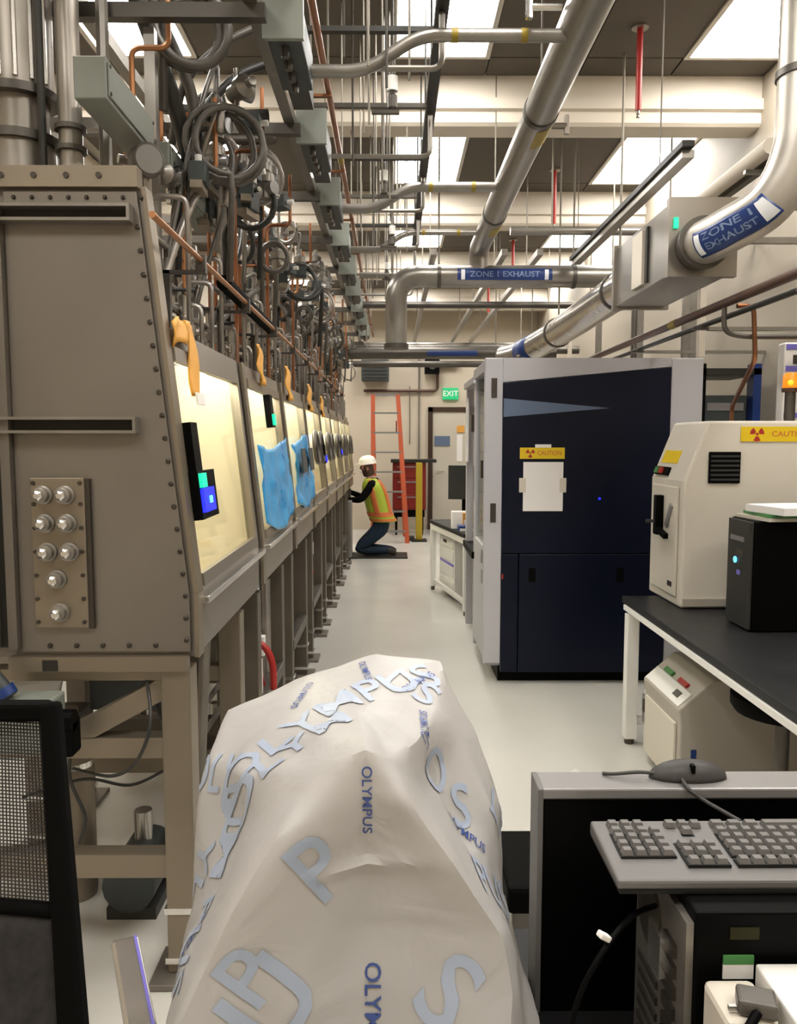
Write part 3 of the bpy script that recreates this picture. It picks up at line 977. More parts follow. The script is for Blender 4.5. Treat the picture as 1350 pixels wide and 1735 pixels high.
# thick dark diagonal hoses at the near top
for i, (pts, r, mt, lb) in enumerate((
    ([(-.98, 2.7, 3.3), (-.86, 2.75, 3.05), (-.78, 2.85, 2.80), (-.74, 2.95, 2.62), (-.72, 3.05, 2.45)], .03, 'hose_dark', 'thick black hose slanting down behind the wireway box'),
    ([(-.92, 2.8, 3.35), (-.82, 2.85, 3.05), (-.72, 2.95, 2.80), (-.70, 3.0, 2.6)], .022, 'hose_grey', 'thick grey hose slanting beside the black hose'),
    ([(-.45, 3.2, 3.0), (-.58, 3.1, 2.90), (-.70, 3.05, 2.75), (-.78, 3.05, 2.60)], .016, 'hose_dark', 'black hose sagging from the overhead rail to the wireway'),
    ([(-.48, 3.0, 3.03), (-.62, 2.95, 2.93), (-.74, 2.95, 2.80), (-.80, 3.0, 2.62)], .014, 'hose_grey', 'grey hose sagging from the overhead rail to the wireway'),
    ([(-.50, 3.35, 2.86), (-.70, 3.3, 2.84), (-.95, 3.25, 2.86)], .024, 'hose_dark', 'straight black hose lying across the strut frame'),
    ([(-.50, 3.55, 2.84), (-.70, 3.5, 2.82), (-.95, 3.5, 2.84)], .020, 'steel_dark', 'dark steel tube lying across the strut frame'))):
    tag(MB().tube(smooth_path(pts, 6), r, 9).build('flexible_hose', mt, smooth=True), lb, 'hose')
# regulators: small instrument bodies scattered on the frame
rp = thing('regulator', 'small steel regulator body on the strut frame', 'regulator', (0, 0, 0), 'regulators on the strut frame')
MB().lathe((0, 0, 0), (0, 0, 1), [(.03, 0), (.03, .06), (.04, .065), (.04, .10), (.015, .12), (.015, .15)], 12).build('body', 'galv', rp, smooth='auto', local=True)
MB().lathe((.04, 0, .04), (1, 0, 0), [(.025, -.02), (.028, .0), (.028, .015)], 14).build('dial', 'silver', rp, smooth='auto', local=True)
MB().cyl((0, -.08, .03), (0, .08, .03), .010, 8).build('tube', 'steel_bright', rp, local=True)
first = True
for k, (y0, y1) in enumerate(bays):
    for q in range(6):
        o = rp if first else copy_tree(rp)
        first = False
        o.location = (random.uniform(-.82, -.52), y0 + random.uniform(.6 if k == 0 else 0, 1.1), random.uniform(2.42, 2.84))
        o.rotation_euler = (random.choice([0, PI / 2]), 0, random.uniform(-1.2, 1.2))
        tag(o, 'small steel regulator on the strut frame above the %s glovebox' % ORD[k], None, 'regulators above the %s glovebox' % ORD[k])

bp0 = thing('solenoid_block', 'solenoid', 'solenoid', (0, 0, 0), 'solenoids')
MB().bb(-.03, .03, -.04, .04, 0, .07).build('coil', 'box_dark', bp0, local=True, bev=.004)
MB().bb(-.02, .02, -.06, .06, -.025, 0).build('manifold', 'steel_tan', bp0, local=True)
MB().cyl((0, 0, .07), (0, 0, .10), .012, 8).build('connector', 'white', bp0, local=True)
first = True
for k, (y0, y1) in enumerate(bays):
    for q in range(5):
        o = bp0 if first else copy_tree(bp0)
        first = False
        o.location = (random.uniform(-.80, -.55), y0 + random.uniform(.65 if k == 0 else 0, 1.1), random.uniform(2.42, 2.80))
        o.rotation_euler = (0, random.choice([0, PI / 2]), random.uniform(-.4, .4))
        tag(o, 'small dark solenoid block on the pipework above the %s glovebox' % ORD[k], None, 'solenoids above the %s glovebox' % ORD[k])

# ---- rods and black strut over the aisle
BS = thing('black_strut', 'long black strut channel hung over the aisle', 'strut', (.19, 4.2, 3.2))
MB().bb(.165, .215, 1.2, 7.0, 3.18, 3.23).build('channel', 'strut_black', BS)
for i in range(7):
    yy = 2.6 + i * .72
    MB().bb(-.40, .17, yy - .015, yy + .015, 3.165, 3.185).build('cross_arm', 'strut_black' if i % 2 else 'steel_dark', BS)
    MB().cyl((.19, yy, 3.23), (.19, yy, ZC), .006, 6).build('hanger_rod', 'strut_black', BS)
first = None
for i in range(34):
    x = random.uniform(-.22, .10)
    yy = 2.9 + i * .17
    z0 = random.choice([3.19, 3.19, 2.95, 2.85])
    tag(MB().cyl((x, yy, z0), (x, yy, ZC), .0055, 6).build('hanger_rod', random.choice(['rod', 'rod_dark', 'rod', 'rod'])), 'thin threaded rod hanging from the ceiling over the aisle', 'rod', 'threaded rods over the aisle')
for i in range(6):
    yy = 3.2 + i * .95
    tag(MB().tube(elbow_path([(-.44, yy, 2.976), (.19, yy, 2.976), (.19, yy, 3.182)], .04, 4), .012, 8).build('cross_tube', 'galv', smooth='auto'), 'short steel tube crossing between the overhead rails', 'tube', 'cross tubes over the aisle')
for i in range(5):
    yy = 3.6 + i * 1.2
    vv = thing('valve', 'overhead valve with white collar on a hanging line', 'valve', (.0, yy, 3.0), 'overhead valves on hanging lines')
    MB().lathe((.0 - .05 * (i % 2), yy, 2.98), (0, 0, 1), [(.012, 0), (.022, .01), (.022, .06), (.012, .07), (.012, .2), (.006, .21), (.006, 1.02)], 10).build('body', 'steel_dark', vv, smooth='auto')
    MB().lathe((.0 - .05 * (i % 2), yy, 3.06), (0, 0, 1), [(.024, 0), (.024, .06)], 10).build('collar', 'white', vv, smooth='auto')
    MB().bb(-.09, .03, yy - .01, yy + .01, 2.965, 2.98).build('handle', 'bolt', vv)

# ---- big pipe over the aisle, branches
MP = thing('exhaust_main', 'long grey main exhaust pipe slanting away under the ceiling', 'pipe', (.70, 4, 3.1))
MB().tube(elbow_path([(.70, .8, 3.10), (.70, 6.6, 3.10), (.70, 6.6, 2.90)], .14, 8), .078, 20).build('pipe', 'galv', MP, smooth='auto')
for yy in (3.95, 5.7):
    g = [[(.70 + .0795 * math.sin(a), q, 3.10 - .0795 * math.cos(a)) for a in [-.1 + 1.1 * j / 8 for j in range(9)]] for q in (yy, yy + .22)]
    MB().sheet(g, .002).build('yellow_label', 'yellow_tape', MP, smooth='auto')
for yy in (2.2, 3.9, 5.6):
    MB().cyl((.70, yy, 3.17), (.70, yy, ZC), .005, 6).build('hanger_rod', 'rod', MP)
    MB().tube([(.70, yy - .02, 3.10), (.70, yy + .02, 3.10)], .084, 20).build('clamp', 'steel_dark', MP, smooth='auto')
hv = MB().cyl((.77, 4.08, 3.10), (.86, 4.08, 3.10), .016, 8).cyl((.86, 4.08, 3.06), (.86, 4.08, 3.15), .014, 8)
hv.build('purge_valve', 'steel', MP, smooth='auto')
hv = MB().cyl((.62, 3.06, 3.13), (.50, 3.06, 3.13), .012, 8).cyl((.50, 3.06, 3.09), (.50, 3.06, 3.20), .014, 8)
hv.build('drain_valve', 'alum', MP, smooth='auto')
for i, (yy, r, zz) in enumerate(((3.12, .024, 3.06), (5.0, .03, 3.09), (6.1, .022, 3.10))):
    B = thing('branch_pipe', ['grey branch pipe with offset crossing to the main exhaust nearest the lights', 'grey branch pipe with offset below the second ceiling beam', 'grey branch pipe joining the main exhaust at its far end'][i], 'pipe', (.2, yy, zz))
    MB().tube(elbow_path([(-.45, yy, zz - .13), (-.10, yy, zz - .13), (.10, yy, zz), (.66, yy, zz)], .08, 6), r, 12).build('pipe', 'galv', B, smooth='auto')
    for x in (.22, .48):
        MB().tube([(x, yy, zz), (x + .025, yy, zz)], r + .001, 12).build('yellow_band', 'yellow_tape', B, smooth='auto')

# ---- horizontal exhaust duct with blue label
HD = thing('exhaust_duct', 'horizontal steel exhaust duct with elbow and long blue label', 'duct', (.8, 6.6, 2.88))
MB().tube(elbow_path([(.03, 6.6, 2.32), (.03, 6.6, 2.88), (1.78, 6.6, 2.88)], .2, 10), .088, 22).build('duct', 'galv', HD, smooth='auto')
for x in (.36, 1.45):
    MB().tube([(x, 6.6, 2.88), (x + .03, 6.6, 2.88)], .096, 22).build('clamp', 'steel_dark', HD, smooth='auto')
    MB().cyl((x + .015, 6.6, 2.97), (x + .015, 6.6, ZC), .008, 6).build('hanger_rod', 'rod', HD)
MB().lathe((.03, 6.6, 2.30), (0, 0, 1), [(.10, 0), (.10, .04)], 22).build('end_flange', 'steel_dark', HD, smooth='auto')
def band(mb, x0, x1, y, z, r, a0, a1, n=8):
    g = [[(x, y - r * math.cos(a), z + r * math.sin(a)) for a in [a0 + (a1 - a0) * j / n for j in range(n + 1)]] for x in (x0, x1)]
    mb.sheet(g, .002)
    return mb
band(MB(), .52, 1.28, 6.6, 2.88, .0895, -.50, .55).build('label', 'navy_label', HD, smooth='auto')
def wrapf(x0, y, z, r, zmid):
    def w(u, v):
        a = v / r
        return Vector((x0 + u, y - (r + .0015) * math.cos(a), z + (r + .0015) * math.sin(a)))
    return w
place_text('ZONE 1 EXHAUST', .062, (0, 0, 0), (1, 0, 0), (0, 0, 1), 'lettering', 'label_text', HD, True, .56, wrapf(.90, 6.6, 2.88, .0915, 0))
for x in (.55, 1.22):
    band(MB(), x, x + .03, 6.6, 2.88, .0905, -.45, .45).build('arrow_mark', 'print_white', HD)

# far duct with second label
FD = thing('exhaust_duct', 'farther horizontal duct with short blue label near the end wall', 'duct', (.6, 9.4, 2.55))
MB().tube([(-.5, 9.4, 2.57), (1.9, 9.4, 2.57)], .07, 16).build('duct', 'steel_dark', FD, smooth='auto')
band(MB(), .40, .98, 9.4, 2.57, .072, -.5, .3).build('label', 'navy_label', FD)
for x in (-.3, 1.2):
    MB().cyl((x, 9.4, 2.64), (x, 9.4, ZC), .008, 6).build('hanger_rod', 'rod', FD)
for i, (yy, z, x0, x1, r, mt) in enumerate(((8.2, 2.92, -.3, 2.4, .035, 'steel_dark'), (7.4, 3.05, -.3, 2.4, .03, 'galv'), (10.4, 2.72, -.8, 2.4, .05, 'steel_dark'), (11.6, 2.9, -1, 2.4, .06, 'galv'), (12.6, 2.75, -1, 2.4, .05, 'steel_dark'), (5.9, 3.06, .85, 2.4, .03, 'galv'))):
    P = thing('cross_pipe', 'grey pipe crossing the room high above the ' + ['desk', 'tall white frame', 'kneeling worker', 'orange ladder', 'red tool cabinet', 'dark blue cabinet'][i], 'pipe', ((x0 + x1) / 2, yy, z))
    MB().tube([(x0, yy, z), (x1, yy, z)], r, 12).build('pipe', mt, P, smooth='auto')
    for x in (x0 + .3, x1 - .4):
        MB().cyl((x, yy, z), (x, yy, ZC), .007, 6).build('hanger_rod', 'rod', P)
for i, x in enumerate((.35, .95, 1.25)):
    P = thing('long_strut', ['grey strut running along the aisle beyond the labelled duct', 'steel strut rail beyond the labelled duct near the red rods', 'steel strut rail nearest the right wall beyond the labelled duct'][i], 'strut', (x, 9.5, 3.15))
    MB().bb(x - .025, x + .025, 6.9, 13.0, 3.12, 3.17).build('channel', 'galv', P)
    for yy in (7.6, 9.5, 11.5):
        MB().cyl((x, yy, 3.17), (x, yy, ZC), .006, 6).build('hanger_rod', 'rod', P)

# ---- red sprinkler drops
for i in range(4):
    yy = 4.95 + 2.5 * i
    R = thing('sprinkler_drop', 'red sprinkler drop pipe ' + ['over the filter housing', 'past the second beam behind the filter housing', 'above the far desk', 'nearest the end wall'][i], 'sprinkler', (1.47, yy, 3.5), 'red sprinkler drops')
    MB().cyl((1.47, yy, 3.52), (1.47, yy, ZC), .018, 10).build('pipe', 'red_paint', R, smooth='auto')
    MB().lathe((1.47, yy, 3.48), (0, 0, 1), [(.012, 0), (.006, .015), (.012, .02), (.012, .04)], 8).build('head', 'steel', R, smooth='auto')
    MB().lathe((1.47, yy, ZC - .012), (0, 0, 1), [(.05, 0), (.05, .012)], 12).build('escutcheon', 'steel', R)

# ---- right-hand duct, filter housing
RD = thing('exhaust_duct', 'thick curved duct with large blue label near the right wall', 'duct', (1.6, 3.7, 2.5))
path = smooth_path([(1.76, 3.55, 3.99), (1.76, 3.55, 3.05), (1.745, 3.56, 2.78), (1.67, 3.62, 2.60), (1.55, 3.76, 2.52), (1.50, 3.9, 2.50), (1.49, 4.0, 2.50)], 7)
MB().tube(path, .104, 24).build('duct', 'duct_light', RD, smooth=True)
MB().tube([(1.76, 3.55, 3.10), (1.76, 3.55, 3.13)], .113, 24).build('clamp', 'steel_dark', RD, smooth='auto')
MB().lathe((1.495, 3.90, 2.50), (0, 1, 0), [(.125, 0), (.125, .03), (.115, .06), (.115, .09)], 24).build('coupling', 'steel_dark', RD, smooth='auto')
# label wrapped around the duct
fr_ = frames(path)
def duct_point(s, ang, r):
    i = min(int(s), len(path) - 2)
    t = s - i
    p = path[i].lerp(path[i + 1], t)
    tan = (path[i + 1] - path[i]).normalized()
    tocam = (Vector((0, 0, 1.9)) - p)
    a = (tocam - tan * tocam.dot(tan)).normalized()
    b = tan.cross(a)
    return p + (a * math.cos(ang) + b * math.sin(ang)) * r
g = [[duct_point(20.5 + q * .95, -.75 + 1.25 * j / 10, .1055) for j in range(11)] for q in range(14)]
MB().sheet(g, .002).build('label', 'navy_label', RD, smooth=True)
for (q0, q1) in ((20.8, 22.2), (31.0, 32.4)):
    g = [[duct_point(q0 + (q1 - q0) * i / 2, -.6 + .95 * j / 6, .1075) for j in range(7)] for i in range(3)]
    MB().sheet(g, .001).build('arrow_mark', 'print_white', RD)
DSG = -1
for row, txt in ((-.02, 'ZONE 1'), (.0, 'EXHAUST')):
    def wr(u, v, row=row):
        ang = (-.16 if txt == 'ZONE 1' else .30)
        return duct_point(26.6 + (-u) * 45, DSG * ang + v / .105, .1075)
    place_text(txt, .045, (0, 0, 0), (1, 0, 0), (0, 0, 1), 'lettering', 'label_text', RD, True, .17, wr)

FH = thing('filter_housing', 'square steel filter housing joined to the thick curved duct', 'filter housing', (1.52, 4.5, 2.37))
MB().bb(1.37, 1.67, 4.0, 5.0, 2.37, 2.72).build('casing', 'galv', FH, bev=.004)
for yy in (4.0, 4.97):
    MB().bb(1.35, 1.69, yy - .01, yy + .03, 2.355, 2.735).build('flange', 'steel', FH)
MB().bb(1.358, 1.37, 4.35, 4.38, 2.40, 2.69).build('side_gap', 'slot', FH)
MB().bb(1.352, 1.37, 4.42, 4.60, 2.40, 2.69).build('access_door', 'beam', FH, bev=.003)
MB().bb(1.372, 1.392, 3.975, 3.99, 2.585, 2.635).build('green_tag', 'led_green', FH)
MB().bb(1.40, 1.43, 3.98, 3.99, 2.44, 2.50).build('white_tag', 'paper', FH)
for yy in (4.15, 4.85):
    MB().bb(1.60, XR - .001, yy - .02, yy + .02, 2.7205, 2.755).build('wall_bracket', 'galv', FH)
RD2 = thing('exhaust_duct', 'shiny bent duct leaving the filter housing toward the end wall', 'duct', (1.4, 6.2, 2.45))
p2 = smooth_path([(1.48, 5.0, 2.52), (1.47, 5.35, 2.52), (1.42, 6.0, 2.48), (1.36, 6.8, 2.44), (1.20, 7.4, 2.36), (1.1, 7.8, 2.36)], 7)
MB().tube(p2, .115, 22).build('duct', 'steel_bright', RD2, smooth=True)
MB().tube([p2[25], p2[28]], .117, 22).build('label', 'navy_label', RD2, smooth=True)
for q in (6, 20):
    MB().tube([p2[q], p2[q] + Vector((0, .03, 0))], .124, 22).build('clamp', 'steel_dark', RD2, smooth='auto')
    MB().cyl(p2[q] + Vector((0, 0, .11)), Vector((p2[q].x, p2[q].y, ZC)), .008, 6).build('hanger_rod', 'rod', RD2)

# strut rail and pale tube on the right
SR = thing('strut_rail', 'dark strut rail slanting away above the filter housing', 'strut', (1.43, 5.2, 3.0))
MB().bb(1.40, 1.46, 3.98, 6.45, 2.97, 3.0).build('channel', 'strut_black', SR)
MB().bb(1.415, 1.475, 4.02, 6.40, 2.93, 2.968).build('lower_channel', 'galv', SR)
for yy in (4.4, 6.3):
    MB().cyl((1.43, yy, 3.0), (1.43, yy, ZC), .004, 6).build('hanger_rod', 'rod', SR)
PT = thing('white_tube', 'pale cream pipe running beside the right wall', 'pipe', (1.85, 4.6, 2.95))
MB().tube([(1.84, 4.0, 2.98), (1.84, 6.0, 2.98)], .04, 14).build('pipe', 'beam', PT, smooth='auto')
MB().bb(1.88, 1.92, 4.0, 5.6, 2.93, 2.96).build('support_angle', 'steel_dark', PT)
for yy in (4.2, 5.6):
    MB().bb(1.80, XR - .001, yy - .015, yy + .015, 2.91, 2.9295).build('wall_bracket', 'galv', PT)
WP = thing('wall_pipe', 'rusty brown pipe pair running along the right side under the housing', 'pipe', (1.65, 5, 2.3))
MB().tube([(1.62, 2.4, 2.22), (1.62, 8.5, 2.22)], .022, 10).build('pipe', 'brown_pipe', WP, smooth='auto')
MB().tube([(1.66, 2.4, 2.165), (1.66, 8.5, 2.165)], .014, 10).build('lower_pipe', 'strut_black', WP, smooth='auto')
for yy in (3.2, 4.3, 5.4, 6.5):
    MB().bb(1.60, 1.68, yy - .015, yy + .015, 2.14, 2.155).build('support', 'steel_dark', WP)
    MB().bb(1.68, XR - .001, yy - .015, yy + .015, 2.135, 2.155).build('wall_bracket', 'galv', WP)
MB().tube([(1.62, 4.6, 2.22), (1.62, 4.7, 2.22)], .024, 10).build('yellow_band', 'yellow_tape', WP)
DP = thing('drop_pipe', 'thin copper pipe bending down from the brown pipe pair', 'pipe', (1.75, 3.6, 1.8))
MB().tube(elbow_path([(1.66, 3.9, 2.2), (1.74, 3.9, 2.2), (1.78, 3.95, 1.95), (1.95, 4.6, 1.75), (1.95, 4.6, 1.3)], .05, 5), .012, 8).build('pipe', 'copper', DP, smooth='auto')
GP = thing('loop_pipe', 'thin grey pipe with a u bend beside the right wall', 'pipe', (1.9, 4.2, 2.1))
MB().tube(elbow_path([(1.62, 3.95, 2.20), (1.62, 3.95, 2.08), (1.72, 3.95, 2.06), (2.3, 3.95, 2.06)], .05, 5), .013, 8).build('pipe', 'steel_dark', GP, smooth='auto')
for i in range(10):
    yy = 5.1 + i * .42
    x = 1.95 + .1 * (i % 3)
    tag(MB().bb(x - .02, x + .02, yy - .02, yy + .02, 1.2 if i > 2 else 2.08, 3.0).build('wall_upright', random.choice(['galv', 'steel_dark', 'beam'])), 'upright metal strut behind the dark blue cabinet', 'strut', 'uprights along the right wall')

# =================================================================================================
# RIGHT: dark blue analyser cabinet
# =================================================================================================
CAB = thing('analyser_cabinet', 'tall dark blue instrument cabinet with pale lavender frame', 'cabinet', (1.25, 5.4, 0))
cy = 5.0
MB().bb(.60, 1.93, cy + .05, cy + .82, .10, .86).build('body', 'lavender', CAB, bev=.01)
MB().bb(.585, 1.93, cy + .05, cy + .82, 1.99, 2.06).build('roof', 'lavender', CAB, bev=.006)
MB().bb(.66, 1.93, cy + .80, cy + .82, .86, 1.99).build('back_panel', 'beam', CAB)
MB().bb(1.91, 1.93, cy + .05, cy + .80, .86, 1.99).build('right_panel', 'lavender', CAB)
MB().bb(.60, .66, cy + .76, cy + .82, .86, 1.99).build('rear_post', 'lavender', CAB, bev=.004)
MB().bb(.615, .621, cy + .05, cy + .76, .86, 1.99).build('side_glass', 'glass', CAB)
MB().bb(.598, .615, cy + .40, cy + .44, 1.30, 1.42).build('glass_handle', 'bolt', CAB)
MB().bb(.72, 1.3, cy + .45, cy + .62, .86, 1.35).build('inner_unit', 'box_dark', CAB, bev=.01)
MB().bb(.66, .72, cy + .25, cy + .33, .98, 1.12).build('red_knob', 'red_paint', CAB, bev=.01)
MB().cyl((.69, cy + .5, .86), (.69, cy + .5, 1.7), .02, 10).build('inner_column', 'strut_black', CAB)
MB().bb(.68, 1.90, cy + .06, cy + .78, 0, .10).build('plinth', 'black', CAB)
MB().bb(.575, .688, cy, cy + .05, .13, 2.065).build('left_post', 'lavender', CAB, bev=.006)
MB().bb(1.735, 1.935, cy, cy + .05, .10, 2.065).build('right_post', 'lavender', CAB, bev=.006)
MB().prism([(.688, 1.915), (1.735, 2.012), (1.735, 2.065), (.688, 2.065)], cy, cy + .05).build('top_fascia', 'lavender', CAB)
up = MB().prism([(.69, .845), (1.733, .845), (1.733, 2.008), (.69, 1.911)], cy - .012, cy + .05).build('upper_door', 'navy', CAB, bev=.004)
lo = MB().bb(.80, 1.733, cy - .012, cy + .05, .075, .838).build('lower_door', 'navy', CAB, bev=.004)
MB().bb(.69, .795, cy - .010, cy + .05, .075, .838).build('lower_strip', 'navy', CAB, bev=.004)
MB().prism([(.69, 1.70), (1.355, 1.755), (.69, 1.815)], cy - .0145, cy - .012).build('stripe', 'stripe_blue', up)
for z in (1.82, 1.04):
    MB().bb(.615, .65, cy - .006, cy + .001, z, z + .12).build('hinge', 'bolt', CAB)
for x in (.86, 1.42):
    MB().bb(x, x + .045, cy - .014, cy - .010, .66, .75).build('lock', 'black', lo)
MB().lathe((1.30, cy - .012, 1.19), (0, -1, 0), [(.008, 0), (.008, .004)], 10).build('blue_led', 'led_blue', up)
for z in (.60, .74):
    MB().bb(.594, .60, cy + .25, cy + .33, z, z + .09).build('side_catch', 'silver', CAB)
MB().bb(.69, .70, cy - .014, cy - .010, .68, .71).build('red_mark', 'red_paint', CAB)
# caution sign and paper on it
SG = tag(MB().bb(.795, 1.075, cy - .018, cy - .0145, 1.44, 1.51).build('caution_sign', 'yellow'), 'yellow radiation caution strip on the dark blue cabinet door', 'sign')
MB().bb(.89, .99, cy - .019, cy - .0125, 1.51, 1.53).build('tape', 'paper', SG)
place_text('CAUTION', .04, (.98, cy - .0185, 1.475), (1, 0, 0), (0, 0, 1), 'lettering', 'vest_orange', SG, True, .15)
def trefoil(c, right, upv, r, name, mt, parent):
    c = Vector(c); ri = Vector(right).normalized(); u = Vector(upv).normalized()
    mb = MB()
    for k in range(3):
        a0 = PI / 2 + k * 2 * PI / 3 + PI / 3
        pts = []
        for rad in (r * .32, r):
            for j in range(5):
                a = a0 - PI / 6 + PI / 3 * j / 4
                pts.append(c + ri * math.cos(a) * rad + u * math.sin(a) * rad)
        mb.add(pts, [(j, j + 1, j + 6, j + 5) for j in range(4)])
    mb.add([c + ri * math.cos(2 * PI * j / 10) * r * .2 + u * math.sin(2 * PI * j / 10) * r * .2 for j in range(10)], [tuple(range(10))])
    return mb.build(name, mt, parent)
trefoil((.86, cy - .0185, 1.475), (1, 0, 0), (0, 0, 1), .028, 'trefoil', 'red_paint', SG)
PP = tag(MB().bb(.818, 1.068, cy - .018, cy - .0145, 1.112, 1.42).build('paper_sheet', 'paper'), 'white paper sheet taped to the dark blue cabinet door', 'paper')
for x in (.805, 1.058):
    MB().bb(x - .012, x + .03, cy - .0195, cy - .0125, 1.23, 1.32).build('tape', 'beige', PP)

# white instrument frame behind the cabinet
WF = thing('instrument_frame', 'white instrument frame with red and black parts behind the blue cabinet', 'instrument', (.95, 6.4, 0))
for (x, yy) in ((.62, 6.05), (.62, 6.72), (1.3, 6.05), (1.3, 6.72)):
    MB().bb(x, x + .06, yy - .03, yy + .03, 0, 2.02).build('post', 'lavender', WF, bev=.004)
for z in (.66, 1.98):
    MB().bb(.60, 1.38, 6.0, 6.76, z, z + .05).build('deck', 'lavender' if z > 1 else 'black', WF, bev=.004)
MB().bb(.61, .625, 6.55, 6.68, 1.38, 1.90).build('side_panel', 'white', WF, bev=.003)
MB().bb(.60, .63, 6.1, 6.2, 1.62, 1.75).build('latch', 'bolt', WF)
MB().bb(.66, .72, 6.2, 6.28, .71, 1.45).build('black_column', 'black', WF)
MB().bb(.64, .74, 6.1, 6.2, 1.02, 1.18).build('red_module', 'red_paint', WF, bev=.008)
MB().bb(.66, .72, 6.15, 6.2, 1.40, 1.5).build('red_cap', 'red_paint', WF)
MB().bb(.66, 1.2, 6.2, 6.6, .10, .6).build('lower_unit', 'silver', WF, bev=.01)

# far desk (rotated a little)
DK = thing('desk', 'small white desk with black top beyond the blue cabinet', 'desk', (.86, 7.68, 0), rz=0.18)
MB().bb(-.36, .36, -.68, .68, .70, .735).build('top', 'benchtop', DK, local=True, bev=.004)
for (x, yy) in ((-.33, -.64), (-.33, .64), (.33, -.64), (.33, .64)):
    MB().bb(x - .025, x + .025, yy - .025, yy + .025, 0.04, .70).build('leg', 'white', DK, local=True, bev=.003)
    MB().cyl((x, yy, 0), (x, yy, .04), .02, 8).build('foot', 'bolt', DK, local=True)
MB().bb(-.335, .335, -.66, -.62, .64, .70).build('apron', 'white', DK, local=True)
MB().bb(-.35, -.31, -.64, .64, .64, .70).build('side_apron', 'white', DK, local=True)
MB().bb(-.33, -.30, -.64, .64, .08, .12).build('foot_rail', 'white', DK, local=True)
DW = thing('drawer_unit', 'white drawer unit with blue line under the far desk', 'drawers', (.74, 7.95, 0), rz=0.18)
MB().bb(-.2, .25, -.3, .3, .03, .62).build('body', 'white', DW, local=True, bev=.005)
MB().bb(-.204, -.2, -.27, .27, .33, .355).build('blue_line', 'purple', DW, local=True)
for z in (.07, .22, .38, .50):
    MB().bb(-.208, -.2, -.27, .27, z, z + .10).build('drawer', 'white', DW, local=True, bev=.003)
MB().bb(-.215, -.205, -.02, .10, .54, .57).build('handle', 'bolt', DW, local=True)
DM = thing('monitor', 'dark grey monitor standing on the far desk', 'monitor', (.70, 7.72, .737), rz=-.25)
MB().bb(-.16, .16, -.02, .02, .25, .58).build('panel', 'dark_screen', DM, local=True, bev=.006)
MB().bb(-.03, .03, .02, .05, .02, .4).build('neck', 'black', DM, local=True)
MB().bb(-.12, .12, -.06, .1, 0, .02).build('base', 'black', DM, local=True, bev=.004)
for i, (x, yy, w, d, h, mt, nm, lb) in enumerate(((.62, 7.42, .14, .12, .16, 'paper', 'paper_pack', 'white paper pack on the far desk'), (.70, 7.38, .10, .1, .15, 'orange_cloth', 'carton', 'small orange carton on the far desk'), (.72, 7.22, .25, .16, .05, 'navy_label', 'binder', 'dark blue binder lying on the far desk'))):
    B = thing(nm, lb, nm.split('_')[0], (x, yy, .737))
    MB().bb(x - w / 2, x + w / 2, yy - d / 2, yy + d / 2, .7375, .7375 + h).build('body', mt, B, bev=.004)
    MB().bb(x - w / 2 + .01, x + w / 2 - .01, yy - d / 2 - .002, yy - d / 2, .74, .735 + h * .6).build('front_label', 'white', B)

# =================================================================================================
# RIGHT: bench with shielded instrument
# =================================================================================================
BN = thing('lab_bench', 'black topped lab bench with white steel frame', 'bench', (1.8, 3.2, 0))
MB().bb(1.192, 2.35, 1.75, 4.08, .715, .75).build('worktop', 'benchtop', BN, bev=.004)
MB().bb(1.186, 1.25, 1.80, 4.03, .688, .7145).build('front_rail', 'white', BN, bev=.002)
MB().bb(1.25, 2.30, 3.98, 4.02, .66, .714).build('back_rail', 'white', BN, bev=.002)
for (x, yy) in ((1.218, 3.98), (1.218, 1.9), (2.3, 3.98), (2.3, 1.9)):
    lg = MB().bb(x - .03, x + .03, yy - .03, yy + .03, .03, .675).build('leg', 'white', BN, bev=.003)
    MB().cyl((x, yy, 0), (x, yy, .03), .025, 10).build('foot', 'bolt', lg)
MB().bb(1.25, 2.28, 3.97, 4.0, .10, .14).build('stretcher', 'white', BN)

XB = thing('shielded_instrument', 'beige shielded instrument box with sloped shoulder on the bench', 'instrument', (1.75, 4.0, .75))
px0 = 1.375
MB().prism([(px0, .752), (2.2, .752), (2.2, 1.645), (px0 + .11, 1.645), (px0, 1.36)], 3.75, 4.22).build('casing', 'beige', XB, bev=.012)
MB().bb(px0 + .01, 2.2, 3.735, 3.75, .765, .80).build('bottom_lip', 'beige_dark', XB)
MB().bb(px0 - .012, px0 - .0005, 3.80, 4.17, .80, 1.33).build('door', 'beige', XB, bev=.004)
vt = MB().bb(1.487, 1.637, 3.738, 3.7495, 1.352, 1.50).build('fan_grille', 'black', XB, bev=.004)
for q in range(6):
    MB().bb(1.495, 1.63, 3.734, 3.738, 1.365 + q * .022, 1.374 + q * .022).build('slat', 'hose_dark', vt)
hd = MB().bb(px0 - .05, px0 - .012, 3.98, 4.03, 1.08, 1.28)
hd.build('handle_block', 'black', XB, bev=.005)
MB().bar((px0 - .04, 3.99, 1.11), (px0 - .05, 3.83, 1.09), .022, .025).build('handle_lever', 'black', XB)
MB().bar((px0 - .015, 3.93, 1.13), (px0 - .015, 3.86, 1.24), .012, .03).build('latch_shadow_bar', 'silver', XB)
MB().bb(px0 - .09, px0 - .05, 4.0, 4.02, 1.14, 1.155).build('latch_pin', 'hose_dark', XB)
MB().bb(px0 - .014, px0 - .012, 3.84, 3.90, .84, .865).build('badge', 'steel_dark', XB)
